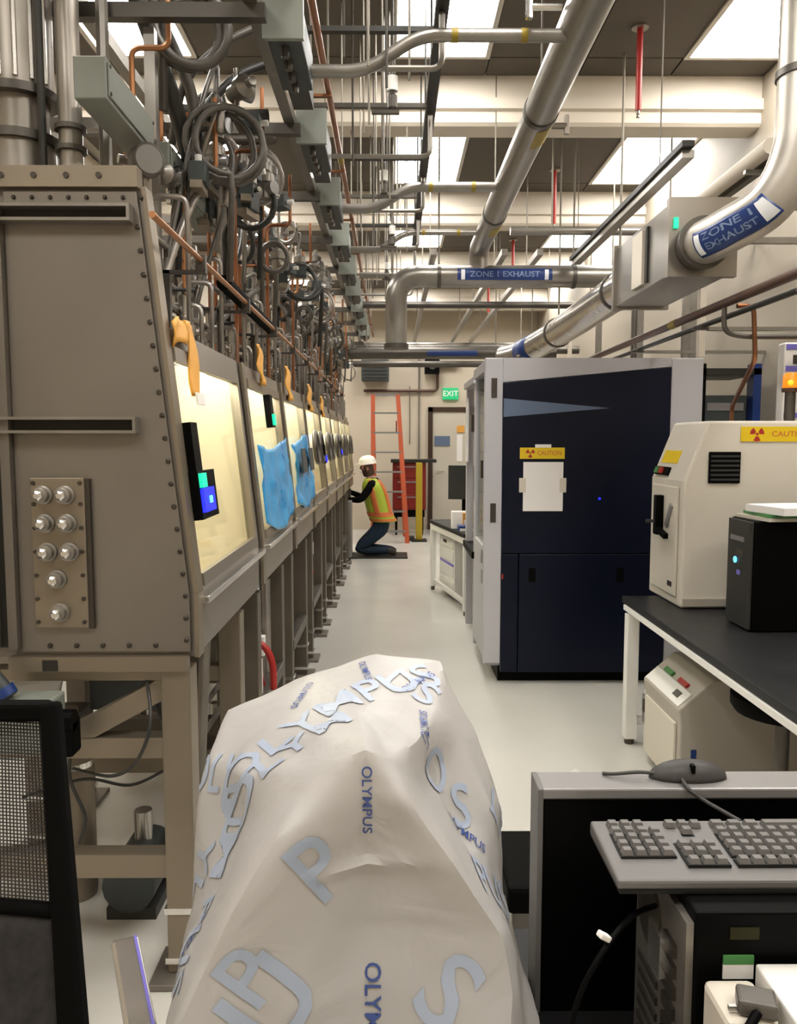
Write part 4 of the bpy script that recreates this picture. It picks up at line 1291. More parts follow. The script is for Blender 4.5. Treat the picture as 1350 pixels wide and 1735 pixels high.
def slope_patch(y0, y1, t0, t1, th, name, mt):
    a = Vector((px0, 0, 1.36)); b = Vector((px0 + .11, 0, 1.645))
    n = Vector((-(b.z - a.z), 0, b.x - a.x)).normalized()
    P = []
    for off in (.0005, th):
        for (yy, t) in ((y0, t0), (y1, t0), (y1, t1), (y0, t1)):
            p = a.lerp(b, t) + n * off
            P.append(Vector((p.x, yy, p.z)))
    return MB().add(P, [(0, 1, 2, 3), (7, 6, 5, 4), (0, 4, 5, 1), (1, 5, 6, 2), (2, 6, 7, 3), (3, 7, 4, 0)]).build(name, mt, XB)
slope_patch(3.93, 4.16, .28, .50, .003, 'caution_label', 'yellow')
slope_patch(3.98, 4.17, .06, .20, .012, 'switch_plate', 'black')
slope_patch(4.12, 4.165, .08, .18, .02, 'green_button', 'green_mark')
slope_patch(4.055, 4.10, .08, .18, .02, 'red_button', 'red_paint')
RL = MB().bb(1.635, 1.98, 3.744, 3.7495, 1.548, 1.618).build('radiation_label', 'yellow', XB)
trefoil((1.71, 3.743, 1.583), (1, 0, 0), (0, 0, 1), .034, 'trefoil', 'red_paint', RL)
place_text('CAUTION', .035, (1.87, 3.743, 1.583), (1, 0, 0), (0, 0, 1), 'lettering', 'vest_orange', RL, True, .18)

# tower computer on the bench with papers
TC = thing('tower_computer', 'black tower computer on the bench with papers on top', 'computer', (1.78, 3.38, .75))
MB().bb(1.50, 2.02, 3.27, 3.50, .752, 1.22).build('case', 'black', TC, bev=.008)
fp = MB().bb(1.485, 1.50, 3.275, 3.495, .76, 1.215).build('front_panel', 'hose_dark', TC, bev=.004)
MB().bb(1.481, 1.485, 3.33, 3.46, 1.125, 1.145).build('drive_slot', 'silver', fp)
MB().bb(1.481, 1.485, 3.33, 3.40, 1.06, 1.09).build('port_row', 'steel_dark', fp)
MB().lathe((1.485, 3.41, 1.04), (-1, 0, 0), [(.014, 0), (.014, .004)], 12).build('power_button', 'led_cyan', fp)
MB().bb(1.482, 1.485, 3.36, 3.39, .98, 1.0).build('blue_badge', 'purple', fp)
for i, (dx, dy, z, mt, lb, rz) in enumerate(((0, 0, 1.221, 'beige', 'tan folder under the papers on the tower computer', .1), (.02, -.02, 1.236, 'green_mark', 'green folder under the white papers on the tower computer', -.05), (.02, -.05, 1.251, 'paper', 'white paper stack on top of the tower computer', .16))):
    M = Matrix.Rotation(rz, 3, 'Z')
    h = .013 if i < 2 else .03
    P = thing('paper_stack' if i == 2 else 'folder', lb, 'papers' if i == 2 else 'folder', (1.7 + dx, 3.36 + dy, z))
    MB().box((1.73 + dx, 3.37 + dy, z + h / 2), (.42, .26, h), M).build('sheets', mt, P)
    MB().box((1.73 + dx, 3.37 + dy, z + h + .0006), (.41, .25, .001), M).build('top_sheet', 'print_white' if i == 2 else mt, P)

# amber beacon and white unit behind
WU = thing('wall_instrument', 'white wall unit with blue lines behind the amber beacon', 'instrument', (2.33, 4.62, 1.4))
MB().bb(2.19, 2.49, 4.50, 4.58, .80, 2.10).build('casing', 'white', WU, bev=.01)
for z in (1.68, 1.94, 2.06):
    MB().bb(2.20, 2.47, 4.495, 4.50, z, z + .03).build('blue_line', 'purple', WU)
MB().bb(2.24, 2.47, 4.493, 4.50, 1.98, 2.03).build('display', 'bolt', WU)
MB().bb(2.195, 2.49, 4.505, 4.575, 0, .80).build('pedestal', 'beige_dark', WU)
BC = thing('warning_beacon', 'lit amber warning beacon on a dark post', 'beacon', (2.035, 4.1, 1.645))
MB().cyl((2.035, 4.1, 1.647), (2.035, 4.1, 1.80), .026, 12).build('post', 'steel_dark', BC, smooth='auto')
MB().lathe((2.035, 4.1, 1.80), (0, 0, 1), [(.042, 0), (.042, .02)], 16).build('collar', 'brown_pipe', BC, smooth='auto')
MB().lathe((2.035, 4.1, 1.82), (0, 0, 1), [(.038, 0), (.038, .06), (.03, .075), (.0, .08)], 16).build('dome', 'amber_dome', BC, smooth='auto')
MB().sphere((2.015, 4.06, 1.845), .014, 10, 6).build('bulb', 'led_amber', BC, smooth=True)

# dark blue/black rack behind the cabinet on the right
RK = thing('equipment_rack', 'dark rack with blue posts between cabinet and wall', 'rack', (2.2, 5.4, 0))
for x in (1.98, 2.34):
    MB().bb(x, x + .05, 5.2, 5.3, 0, 2.05).build('post', 'navy_label' if x > 2.2 else 'black', RK)
for z in (.3, .9, 1.5, 1.98):
    MB().bb(1.98, 2.39, 5.2, 5.7, z, z + .04).build('shelf', 'strut_black', RK)
MB().bb(2.04, 2.32, 5.25, 5.6, 1.54, 1.85).build('module', 'box_dark', RK, bev=.006)
MB().bb(2.06, 2.30, 5.245, 5.25, 1.75, 1.80).build('module_panel', 'silver', RK)

# chiller under the bench
CH = thing('chiller', 'beige floor cabinet with sloped control face under the bench', 'chiller', (1.55, 3.5, 0))
MB().prism([(1.235, .03), (1.80, .03), (1.80, .53), (1.37, .53), (1.225, .40), (1.235, .34)], 3.32, 3.80).build('casing', 'beige_dark', CH, bev=.008)
a = Vector((1.225, 0, .40)); b = Vector((1.37, 0, .53))
def sp(y0, y1, t0, t1, o0, o1, name, mt):
    n = Vector((-(b.z - a.z), 0, b.x - a.x)).normalized()
    P = []
    for off in (o0, o1):
        for (yy, t) in ((y0, t0), (y1, t0), (y1, t1), (y0, t1)):
            p = a.lerp(b, t) + n * off
            P.append(Vector((p.x, yy, p.z)))
    return MB().add(P, [(0, 1, 2, 3), (7, 6, 5, 4), (0, 4, 5, 1), (1, 5, 6, 2), (2, 6, 7, 3), (3, 7, 4, 0)]).build(name, mt, CH)
sp(3.34, 3.78, .05, .45, .0005, .006, 'control_face', 'white')
sp(3.60, 3.70, .48, .60, .0005, .012, 'green_switch', 'green_mark')
sp(3.42, 3.52, .48, .60, .0005, .012, 'red_switch', 'red_paint')
sp(3.40, 3.46, .18, .34, .006, .010, 'knob', 'steel_dark')
MB().bb(1.222, 1.234, 3.36, 3.76, .05, .33).build('door_panel', 'beige', CH, bev=.003)
MB().bb(1.284, 1.306, 3.315, 3.3195, .14, .225).build('blue_label', 'navy_label', CH)
for (x, yy) in ((1.28, 3.4), (1.28, 3.72), (1.74, 3.4), (1.74, 3.72)):
    MB().cyl((x, yy, 0), (x, yy, .031), .022, 10).build('foot', 'black', CH)
PO = thing('power_socket', 'small white socket box beside the bench leg', 'socket', (1.30, 3.90, .0))
MB().bb(1.275, 1.335, 3.85, 3.93, .0, .30).build('post', 'white', PO)
MB().bb(1.262, 1.275, 3.85, 3.92, .14, .28).build('outlet_plate', 'silver', PO)
MB().bb(1.255, 1.262, 3.87, 3.90, .20, .26).build('plug', 'bolt', PO)

# stool under the bench
SO = thing('stool', 'black round stool pushed under the bench', 'stool', (1.44, 2.85, 0))
MB().lathe((1.44, 2.85, .54), (0, 0, 1), [(.10, 0), (.17, .015), (.185, .04), (.185, .075), (.15, .095), (.0, .10)], 24).build('seat', 'black_matte', SO, smooth='auto')
MB().cyl((1.44, 2.85, .06), (1.44, 2.85, .541), .025, 12).build('post', 'steel_dark', SO, smooth='auto')
for k in range(5):
    t = 2 * PI * k / 5
    l = MB().bar((1.44, 2.85, .09), (1.44 + .25 * math.cos(t), 2.85 + .25 * math.sin(t), .06), .035, .03).build('base_arm', 'black', SO)
    MB().sphere((1.44 + .25 * math.cos(t), 2.85 + .25 * math.sin(t), .024), .024, 10, 6).build('caster', 'black_matte', l, smooth=True)

# =================================================================================================
# FAR END: ladder, tool cabinet, post, worker
# =================================================================================================
LD = thing('stepladder', 'orange fibreglass stepladder standing by the end wall', 'ladder', (0.0, 12.2, 0))
zt = 2.28
for s in (0, 1):
    xb = (-.30, .225)[s]; xt = (-.30, .08)[s]
    MB().bar((xb, 12.05, 0), (xt, 12.35, zt), .065, .035).build('front_rail', 'orange', LD)
    MB().bar((xb + (.03 if s == 0 else -.03), 12.95, 0), (xt, 12.42, zt - .05), .045, .03).build('rear_rail', 'orange', LD)
for k in range(7):
    t = (k + .6) / 7.6
    x0 = -.30; x1 = .225 + (.08 - .225) * t
    yy = 12.05 + .30 * t
    st = MB().bb(x0, x1, yy - .02, yy + .06, zt * t - .012, zt * t + .012).build('step', 'silver', LD)
MB().bb(-.33, .11, 12.33, 12.47, zt - .03, zt + .0).build('top_cap', 'silver', LD)
for x in (-.29, .06):
    MB().bar((x, 12.28, 1.85), (x, 12.55, 1.70), .02, .03).build('spreader', 'red_paint', LD)

TB = thing('tool_cabinet', 'red tool cabinet with black top and base', 'tool cabinet', (.27, 13.3, 0))
MB().bb(.0, .55, 13.10, 13.55, .42, 1.20).build('body', 'red_cab', TB, bev=.008)
MB().bb(-.03, .72, 13.05, 13.60, 1.20, 1.25).build('top', 'strut_black', TB, bev=.004)
MB().bb(.02, .53, 13.12, 13.53, .30, .42).build('base', 'black', TB)
for z in (.45, .70, .95):
    d = MB().bb(.02, .53, 13.092, 13.10, z, z + .22).build('drawer', 'red_cab', TB, bev=.003)
    MB().bb(.08, .47, 13.078, 13.092, z + .17, z + .19).build('drawer_pull', 'silver', d)
for (x, yy) in ((.06, 13.15), (.49, 13.15), (.06, 13.5), (.49, 13.5)):
    MB().bb(x - .02, x + .02, yy - .02, yy + .02, 0.08, .30).build('leg', 'black', TB)
    MB().cyl((x - .015, yy, .045), (x + .015, yy, .045), .045, 12).build('caster', 'black_matte', TB)
YP = thing('guard_post', 'yellow guard post beside the red tool cabinet', 'guard post', (.43, 12.35, 0))
MB().bb(.36, .46, 12.3, 12.4, .02, 1.22).build('post', 'yellow_paint', YP, bev=.01)
MB().bb(.29, .53, 12.2, 12.5, 0, .02).build('base_plate', 'strut_black', YP)
WT = tag(MB().bb(.20, .34, 12.3, 12.42, .0, .08).build('dark_block', 'bolt', bev=.01), 'dark block on the floor beside the yellow post', 'block')

# worker kneeling, facing the glovebox line (-X)
def make_person():
    P = thing('person', 'kneeling person in white helmet, hi-vis vest and jeans facing the gloveboxes', 'person', (-.12, 10.7, 0))
    px, py = -.12, 10.7
    vs = []; es = []; rs = []
    def v(x, y, z, r, p=None):
        vs.append((x, y, z)); rs.append(r)
        if p is not None: es.append((p, len(vs) - 1))
        return len(vs) - 1
    pel = v(-.02, 0, .40, (.135, .15))
    ab = v(-.05, 0, .58, (.13, .15), pel)
    ch = v(-.11, 0, .80, (.14, .17), ab)
    sh = v(-.15, 0, .97, (.10, .12), ch)
    nk = v(-.19, 0, 1.06, (.055, .055), sh)
    h1 = v(-.215, 0, 1.13, (.075, .07), nk)
    h2 = v(-.225, 0, 1.20, (.095, .08), h1)
    h3 = v(-.215, 0, 1.27, (.085, .075), h2)
    v(-.325, 0, 1.165, (.014, .014), h2)      # nose
    hands = []
    for s in (-1, 1):
        a1 = v(-.15, s * .19, .96, (.065, .065), sh)
        a2 = v(-.27 - (.03 if s < 0 else .0), s * .235, .76, (.050, .050), a1)
        a3 = v(-.46, s * .17, .80 + .04 * s, (.034, .034), a2)
        a4 = v(-.53, .20 if s > 0 else -.15, .83 + .04 * s, (.036, .024), a3)
        hands.append((a4, s))
        l1 = v(-.03, s * .10, .36, (.105, .105), pel)
        l2 = v(-.22, s * .13, .20, (.085, .085), l1)
        l3 = v(-.36, s * .14, .085, (.068, .068), l2)
        l4 = v(-.12, s * .13, .075, (.062, .062), l3)
        l5 = v(.09, s * .12, .07, (.045, .045), l4)
        l6 = v(.13, s * .12, .05, (.042, .046), l5)
        v(.17, s * .12, .03, (.03, .04), l6)
    for (a4, s) in hands:
        bx, by, bz = vs[a4]
        for q in range(4):
            oy = (q - 1.5) * .021
            f1 = v(bx - .055, by + oy, bz + .012, (.0095, .0095), a4)
            f2 = v(bx - .088 + .006 * abs(q - 1), by + oy, bz + .006, (.0085, .0085), f1)
            v(bx - .108 + .008 * abs(q - 1), by + oy, bz - .014, (.0075, .0075), f2)
        t1 = v(bx - .01, by - s * .05, bz + .012, (.011, .011), a4)
        v(bx - .045, by - s * .064, bz + .014, (.009, .009), t1)
    me = bpy.data.meshes.new('body')
    me.from_pydata(vs, es, [])
    o = bpy.data.objects.new('body', me)
    COL.objects.link(o)
    md = o.modifiers.new('skin', 'SKIN')
    md.use_smooth_shade = True
    for i, sv in enumerate(me.skin_vertices[0].data):
        sv.radius = rs[i]
        sv.use_root = (i == 0)
    sb = o.modifiers.new('sub', 'SUBSURF')
    sb.levels = sb.render_levels = 2
    dg = bpy.context.evaluated_depsgraph_get()
    m2 = bpy.data.meshes.new_from_object(o.evaluated_get(dg))
    bpy.data.objects.remove(o)
    m2.name = 'body'
    for mn in ('jeans', 'sleeve', 'skin', 'boot'):
        m2.materials.append(MATS[mn])
    for p in m2.polygons:
        c = p.center
        if c.z > 1.04: k = 2
        elif c.x < -.475 and c.z > .6: k = 2
        elif c.x > .06 and c.z < .14: k = 3
        elif c.z > .50 or c.x < -.30 and c.z > .4: k = 1
        else: k = 0
        p.material_index = k
        p.use_smooth = True
    b = bpy.data.objects.new('body', m2)
    COL.objects.link(b)
    b.parent = P
    # vest: closed ring shell round the torso
    secs = [(.46, .0, .175, .20), (.56, -.05, .165, .195), (.70, -.085, .165, .20), (.84, -.12, .165, .215), (.94, -.145, .145, .225), (1.01, -.16, .105, .19), (1.04, -.17, .075, .12)]
    def vest(mt, name, z0, z1, grow, a0=0, a1=2 * PI, n=28):
        mb = MB()
        g = []
        K = 10
        for i in range(K + 1):
            z = z0 + (z1 - z0) * i / K
            for q in range(len(secs) - 1):
                if secs[q][0] <= z <= secs[q + 1][0] + 1e-6:
                    t = (z - secs[q][0]) / (secs[q + 1][0] - secs[q][0])
                    cx, rx, ry = [secs[q][j] + (secs[q + 1][j] - secs[q][j]) * t for j in (1, 2, 3)]
                    break
            row = []
            for j in range(n + 1):
                a = a0 + (a1 - a0) * j / n
                row.append((cx + (rx + grow) * math.cos(a), (ry + grow) * math.sin(a), z))
            g.append(row)
        mb.sheet(g, .008)
        return mb.build(name, mt, P, smooth=True, local=True)
    vest('vest', 'vest', .46, 1.035, .0)
    vest('vest_orange', 'waist_band', .53, .59, .006)
    vest('vest_orange', 'hem_band', .47, .50, .006)
    for (a0, a1) in ((PI * 1.38, PI * 1.52), (PI * .48, PI * .62), (PI * 1.78, PI * 1.92), (PI * .08, PI * .22)):
        vest('vest_orange', 'shoulder_band', .56, 1.02, .006, a0, a1, 4)
    # helmet
    mb = MB().lathe((-.215, 0, 1.225), (-.12, 0, 1), [(.125, 0), (.118, .012), (.115, .05), (.095, .09), (.05, .115), (.0, .12)], 20)
    hl = mb.build('helmet', 'helmet', P, smooth='auto', local=True)
    MB().box((-.345, 0, 1.225), (.08, .15, .008), Matrix.Rotation(-.12, 3, 'Y')).build('brim', 'helmet', hl, local=True, bev=.003)
    for s in (-1, 1):
        MB().sphere((-.303, s * .032, 1.19), .011, 8, 6).build('eye', 'black', P, local=True, smooth=True)
        MB().sphere((-.215, s * .085, 1.165), .024, 8, 6, (.7, .4, 1.2)).build('ear', 'skin', P, local=True, smooth=True)
    MB().box((-.30, 0, 1.115), (.012, .045, .009)).build('mouth', 'brown_pipe', P, local=True)
    MB().lathe((-.19, 0, 1.07), (-.25, 0, 1), [(.072, 0), (.083, .04), (.085, .09), (.086, .14)], 14).build('hair', 'brown_pipe', P, local=True, smooth='auto')
    return P
person = make_person()
KM = tag(MB().bb(-.62, .20, 10.45, 10.95, 0, .02).build('kneeling_mat', 'strut_black', bev=.005), 'dark kneeling mat under the worker', 'mat')
person.location.z = .018
# grey box and hoses next to the worker
GBX = thing('equipment_box', 'grey equipment box on the floor in front of the worker', 'box', (-.61, 10.32, 0))
MB().bb(-.70, -.53, 10.2, 10.45, .05, .78).build('body', 'silver', GBX, bev=.01)
MB().bb(-.68, -.54, 10.19, 10.2, .2, .6).build('front_panel', 'galv', GBX)
MB().bb(-.66, -.56, 10.23, 10.42, 0, .05).build('base', 'black', GBX)
for i in range(7):
    yy = bays[i][0] + .15
    pts = smooth_path([(-.75, yy, .88), (-.66, yy + .05, .55), (-.70, yy + .15, .25), (-.60, yy + .3, .06), (-.75, yy + .5, .03)], 6)
    tag(MB().tube(pts, .013, 7).build('drain_hose', ['hose_dark', 'hose_grey'][i % 2], smooth=True), ['black', 'grey'][i % 2] + ' hose hanging down under the glovebox line', 'hose', ['black', 'grey'][i % 2] + ' hoses under the gloveboxes')

# under-box equipment: valves, red handles, white tags
for i, (yy, z) in enumerate(((3.45, .86), (3.6, .55), (4.6, .80), (5.9, .7), (7.0, .75))):
    VV = thing('ball_valve', 'ball valve with red handle and white tag under the %s' % ['second glovebox, high up', 'second glovebox, low down', 'third glovebox', 'fourth glovebox', 'fifth glovebox'][i], 'valve', (-.62, yy, z), 'red handled valves under the gloveboxes')
    MB().cyl((-.66, yy, .02 if i == 1 else z - .22), (-.66, yy, z + .08), .018, 10).build('pipe', 'galv', VV, smooth='auto')
    MB().lathe((-.66, yy, z - .05), (0, 0, 1), [(.02, 0), (.034, .01), (.034, .06), (.02, .07)], 12).build('body', 'steel_tan', VV, smooth='auto')
    MB().bar((-.625, yy, z - .02), (-.60, yy + .03, z - .14), .022, .012).build('handle', 'red_paint', VV)
    MB().bb(-.64, -.60, yy + .05, yy + .10, z + .0, z + .09).build('white_tag', 'white', VV)
for i, yy in enumerate(b[0] + .38 for b in bays[:5]):
    MT = thing('pump', 'small %s motor pump under the %s glovebox' % (['slate', 'dark steel'][i % 2], ORD[i]), 'pump', (-.85, yy, 0), 'pumps under the gloveboxes')
    MB().cyl((-.85, yy - .12, .12), (-.85, yy + .14, .12), .085, 16).build('motor', ['box_dark', 'steel_dark'][i % 2], MT, smooth='auto')
    MB().bb(-.93, -.77, yy - .1, yy + .12, 0, .04).build('base', 'hose_dark', MT)
    MB().cyl((-.85, yy + .05, .19), (-.85, yy + .05, .30), .03, 10).build('port', 'steel_bright', MT, smooth='auto')
# white pipe with red hose
RH = thing('red_hose', 'red hose on a white pipe below the second glovebox', 'hose', (-.56, 3.42, .4))
MB().tube(smooth_path([(-.66, 3.5, .66), (-.58, 3.5, .64), (-.54, 3.5, .56), (-.535, 3.5, .44)], 6), .016, 8).build('hose', 'red_paint', RH, smooth=True)
MB().cyl((-.60, 3.5, .0), (-.60, 3.5, .58), .018, 10).build('pipe', 'white', RH, smooth='auto')
for i, (x, yy, z0, z1, y1) in enumerate(((-.66, 2.6, .3, .86, 2.75), (-.70, 3.2, .2, .88, 3.2), (-.62, 3.85, .05, .88, 3.85), (-.66, 4.9, .05, .9, 4.9), (-.64, 6.2, .05, .9, 6.2))):
    tag(MB().tube([(x, yy, z0), (x, y1, z1)], .022, 10).build('service_pipe', ['galv', 'steel_dark', 'hose_light'][i % 3], smooth='auto'), 'vertical service pipe between the glovebox stand legs', 'pipe', 'service pipes under the gloveboxes')
for i, z in enumerate((.60, .50)):
    tag(MB().tube([(-.68, 2.7, z), (-.68, 4.4, z)], .010, 8).build('service_pipe', 'galv', smooth='auto'), 'thin horizontal steel line under the first gloveboxes', 'pipe', 'horizontal lines under the gloveboxes')

# items under the near box, left edge
JB = thing('junction_box', 'pale green junction box on the near stand below the end plate', 'junction box', (-.98, 2.2, .78))
MB().bb(-1.04, -.905, 2.02, 2.16, .735, .865).build('body', 'box_green', JB, bev=.008)
MB().bb(-1.03, -.915, 2.012, 2.02, .745, .855).build('lid', 'box_green', JB, bev=.004)
MB().cyl((-.905, 2.10, .80), (-.86, 2.10, .80), .03, 12).build('black_gland', 'black', JB)
MB().bb(-.90, -.86, 2.08, 2.15, .70, .80).build('black_plug', 'black_matte', JB, bev=.01)
CDT = thing('conduit', 'blue grey conduit with silver coupling at the edge of the end plate', 'conduit', (-1.12, 2.1, .8))
MB().tube(smooth_path([(-1.125, 2.08, 2.3), (-1.125, 2.08, 1.3), (-1.12, 2.08, 1.05), (-1.08, 2.08, .95), (-1.02, 2.08, .87)], 6), .024, 10).build('tube', 'box_dark', CDT, smooth=True)
MB().lathe((-1.10, 2.08, .99), (.3, 0, -.9), [(.032, 0), (.032, .05)], 12).build('coupling', 'alum', CDT, smooth='auto')
MB().lathe((-1.04, 2.08, .895), (.4, 0, -.7), [(.030, 0), (.030, .025)], 12).build('blue_ring', 'navy_label', CDT, smooth='auto')
WB = thing('white_bag', 'crumpled white bag behind the green junction box', 'bag', (-1.3, 2.7, .5))
mbw = MB().sphere((-1.25, 2.62, .74), .15, 18, 12, (1, .7, .9))
for q in mbw.v:
    q += Vector((noise.noise(q * 9), noise.noise(q * 9 + Vector((5, 0, 0))), noise.noise(q * 9 + Vector((0, 7, 0))))) * .03
mbw.build('bag', 'white', WB, smooth=False)
MB().cyl((-1.25, 2.62, .86), (-1.24, 2.62, .92), .02, 8, .04).build('tied_neck', 'white', WB)
SHF = tag(MB().bb(-1.42, -1.10, 2.45, 2.85, .58, .60).build('shelf_plate', 'steel_dark'), 'steel shelf plate carrying the white bag', 'shelf')
for i, pts in enumerate(([(-.72, 2.25, .93), (-.66, 2.12, .80), (-.70, 2.12, .68), (-.80, 2.2, .60), (-.95, 2.3, .58)], [(-.90, 2.2, .74), (-.92, 2.2, .60), (-.88, 2.2, .48), (-.90, 2.2, .40)], [(-.72, 2.5, .50), (-.85, 2.5, .44), (-1.0, 2.5, .46), (-1.2, 2.5, .40)])):
    tag(MB().tube(smooth_path(pts, 8), .005, 6).build('thin_cable', 'hose_dark', smooth=True), ['thin cable hanging off the near stand leg', 'thin cable dropping from the green junction box', 'thin cable drooping behind the near stand'][i], 'cable')
UB = thing('control_box', 'dark slate control box behind the diagonal brace', 'control box', (-.95, 2.75, .6))
MB().bb(-1.05, -.78, 2.70, 2.85, .62, .93).build('body', 'box_dark', UB, bev=.006)
MB().bb(-1.03, -.80, 2.692, 2.70, .64, .91).build('lid', 'box_dark', UB)
MB().bb(-.82, -.80, 2.685, 2.692, .80, .90).build('blue_strip', 'navy_label', UB)
GC = thing('gas_cylinder', 'small beige cylinder behind the near stand rail', 'cylinder', (-1.08, 2.62, 0))
MB().lathe((-1.08, 2.62, 0), (0, 0, 1), [(.06, 0), (.065, .02), (.065, .52), (.05, .58), (.02, .62), (.02, .66)], 18).build('body', 'steel_tan', GC, smooth='auto')
MB().lathe((-1.08, 2.62, .46), (0, 0, 1), [(.067, 0), (.067, .02)], 18).build('band', 'alum', GC, smooth='auto')

# =================================================================================================
# FOREGROUND: covered microscope
# =================================================================================================
rings = [
  # 12 points each: front, front-right ridge, right-front, right, right-back, back-right, back, back-left, left-back, left, left-front, front-left ridge
  [(-.040, 1.13, 1.128), (-.02, 1.15, 1.118), (.0, 1.22, 1.112), (.02, 1.30, 1.115), (.025, 1.37, 1.132), (.015, 1.42, 1.143), (-.04, 1.44, 1.146), (-.13, 1.43, 1.12), (-.20, 1.40, 1.09), (-.21, 1.32, 1.065), (-.15, 1.22, 1.085), (-.09, 1.15, 1.112)],
  [(-.038, 1.045, 1.134), (-.005, 1.075, 1.108), (.035, 1.18, 1.093), (.070, 1.30, 1.095), (.088, 1.40, 1.125), (.086, 1.45, 1.142), (-.028, 1.48, 1.148), (-.185, 1.48, 1.095), (-.303, 1.45, 1.048), (-.312, 1.34, .995), (-.22, 1.20, 1.035), (-.095, 1.075, 1.098)],
  [(-.037, 1.050, 1.075), (.028, 1.05, 1.049), (.052, 1.235, 1.015), (.115, 1.32, 1.03), (.142, 1.40, 1.036), (.11, 1.48, 1.05), (-.03, 1.51, 1.04), (-.20, 1.51, 1.0), (-.327, 1.43, .95), (-.330, 1.32, .925), (-.238, 1.20, .958), (-.152, 1.02, 1.025)],
  [(-.037, 1.078, .962), (.100, 1.06, .935), (.100, 1.235, .925), (.165, 1.30, .92), (.190, 1.37, .89), (.13, 1.50, .90), (-.03, 1.52, .90), (-.20, 1.52, .90), (-.333, 1.42, .86), (-.335, 1.30, .83), (-.268, 1.17, .878), (-.204, .99, .942)],
  [(-.037, 1.080, .866), (.150, 1.07, .852), (.170, 1.17, .82), (.188, 1.27, .77), (.190, 1.36, .74), (.15, 1.50, .78), (-.03, 1.53, .78), (-.20, 1.53, .78), (-.335, 1.42, .78), (-.330, 1.27, .775), (-.302, 1.10, .81), (-.247, .97, .859)],
  [(-.036, 1.065, .79), (.166, 1.06, .775), (.198, 1.16, .73), (.202, 1.26, .70), (.20, 1.36, .68), (.15, 1.51, .70), (-.03, 1.54, .70), (-.20, 1.54, .70), (-.34, 1.42, .70), (-.335, 1.25, .71), (-.318, 1.08, .74), (-.274, .955, .795)],
  [(-.036, 1.05, .70), (.160, 1.03, .70), (.215, 1.13, .68), (.215, 1.25, .66), (.21, 1.38, .64), (.15, 1.52, .64), (-.03, 1.55, .64), (-.20, 1.55, .64), (-.345, 1.45, .64), (-.335, 1.22, .645), (-.325, 1.04, .67), (-.285, .955, .70)],
  [(-.036, 1.05, .65), (.160, 1.01, .65), (.215, 1.11, .645), (.22, 1.25, .635), (.21, 1.38, .626), (.15, 1.52, .626), (-.03, 1.55, .626), (-.20, 1.55, .626), (-.345, 1.45, .626), (-.34, 1.22, .628), (-.328, 1.02, .635), (-.29, .955, .65)],
]
def closed_interp(ring, n):
    pts = [Vector(p) for p in ring]
    m = len(pts)
    out = []
    for i in range(m):
        a, b, c, d = pts[i - 1], pts[i], pts[(i + 1) % m], pts[(i + 2) % m]
        for k in range(n):
            t = k / n
            lin = b.lerp(c, t)
            cr = 0.5 * ((2 * b) + (c - a) * t + (2 * a - 5 * b + 4 * c - d) * t * t + (3 * b - a - 3 * c + d) * t ** 3)
            out.append(lin.lerp(cr, .30))
    return out
NU = 10
rr = [closed_interp(r, NU) for r in rings]
rows = []
for i in range(len(rr) - 1):
    for k in range(9):
        t = k / 9
        row = []
        for j in range(len(rr[0])):
            a, b, c, d = rr[max(i - 1, 0)][j], rr[i][j], rr[i + 1][j], rr[min(i + 2, len(rr) - 1)][j]
            lin = b.lerp(c, t)
            cr = 0.5 * ((2 * b) + (c - a) * t + (2 * a - 5 * b + 4 * c - d) * t * t + (3 * b - a - 3 * c + d) * t ** 3)
            row.append(lin.lerp(cr, .4))
        rows.append(row)
rows.append(rr[-1])
cen = Vector((-.06, 1.26, .9))
for i, row in enumerate(rows):
    for j, p in enumerate(row):
        d = Vector((p.x - cen.x, p.y - cen.y, .3 * (p.z - .85))).normalized()
        w = noise.noise(Vector((p.x * 7, p.y * 7, p.z * 5))) * .005 + (1 - abs(noise.noise(Vector((p.x * 9 + 3, p.y * 9, p.z * 5)))) * 2.2) * .006
        w += .003 * noise.noise(Vector((p.x * 22, p.y * 22, p.z * 16)))
        if p.y < 1.12:
            w += .012 * math.exp(-((p.z - .962 - .02 * (p.x + .03)) / .007) ** 2) * max(0, 1 - abs(p.x + .03) / .13)
        row[j] = p + d * w
cv = MB()
n = len(rows[0])
top = sum((p for p in rows[0]), Vector()) / n + Vector((0, 0, .006))
vs = [p for row in rows for p in row] + [top]
fs = []
for i in range(len(rows) - 1):
    for j in range(n):
        k = (j + 1) % n
        fs.append((i * n + j, i * n + k, (i + 1) * n + k, (i + 1) * n + j))
for j in range(n):
    fs.append((j, len(vs) - 1, (j + 1) % n))
cv.add(vs, fs)
MC = thing('microscope_dust_cover', 'translucent white dust cover with blue lettering draped over a microscope', 'dust cover', (-.06, 1.26, .625))
cov = cv.build('cover_sheet', 'cover', MC, smooth=True)
cov.data.set_sharp_from_angle(angle=math.radians(38))
tri = []
for f in fs:
    tri.append(f)
bvh = BVHTree.FromPolygons([tuple(v) for v in vs], tri)

def subdiv_mb(mb, maxlen):
    bm = bmesh.new()
    bvv = [bm.verts.new(v) for v in mb.v]
    for f in mb.f:
        try: bm.faces.new([bvv[i] for i in f])
        except ValueError: pass
    bmesh.ops.triangulate(bm, faces=bm.faces)
    for _ in range(5):
        ed = [e for e in bm.edges if e.calc_length() > maxlen]
        if not ed: break
        bmesh.ops.subdivide_edges(bm, edges=ed, cuts=1, use_grid_fill=True)
        bmesh.ops.triangulate(bm, faces=[f for f in bm.faces if len(f.verts) > 3])
    out = MB()
    bm.verts.index_update()
    out.add([v.co.copy() for v in bm.verts], [tuple(v.index for v in f.verts) for f in bm.faces])
    bm.free()
    return out

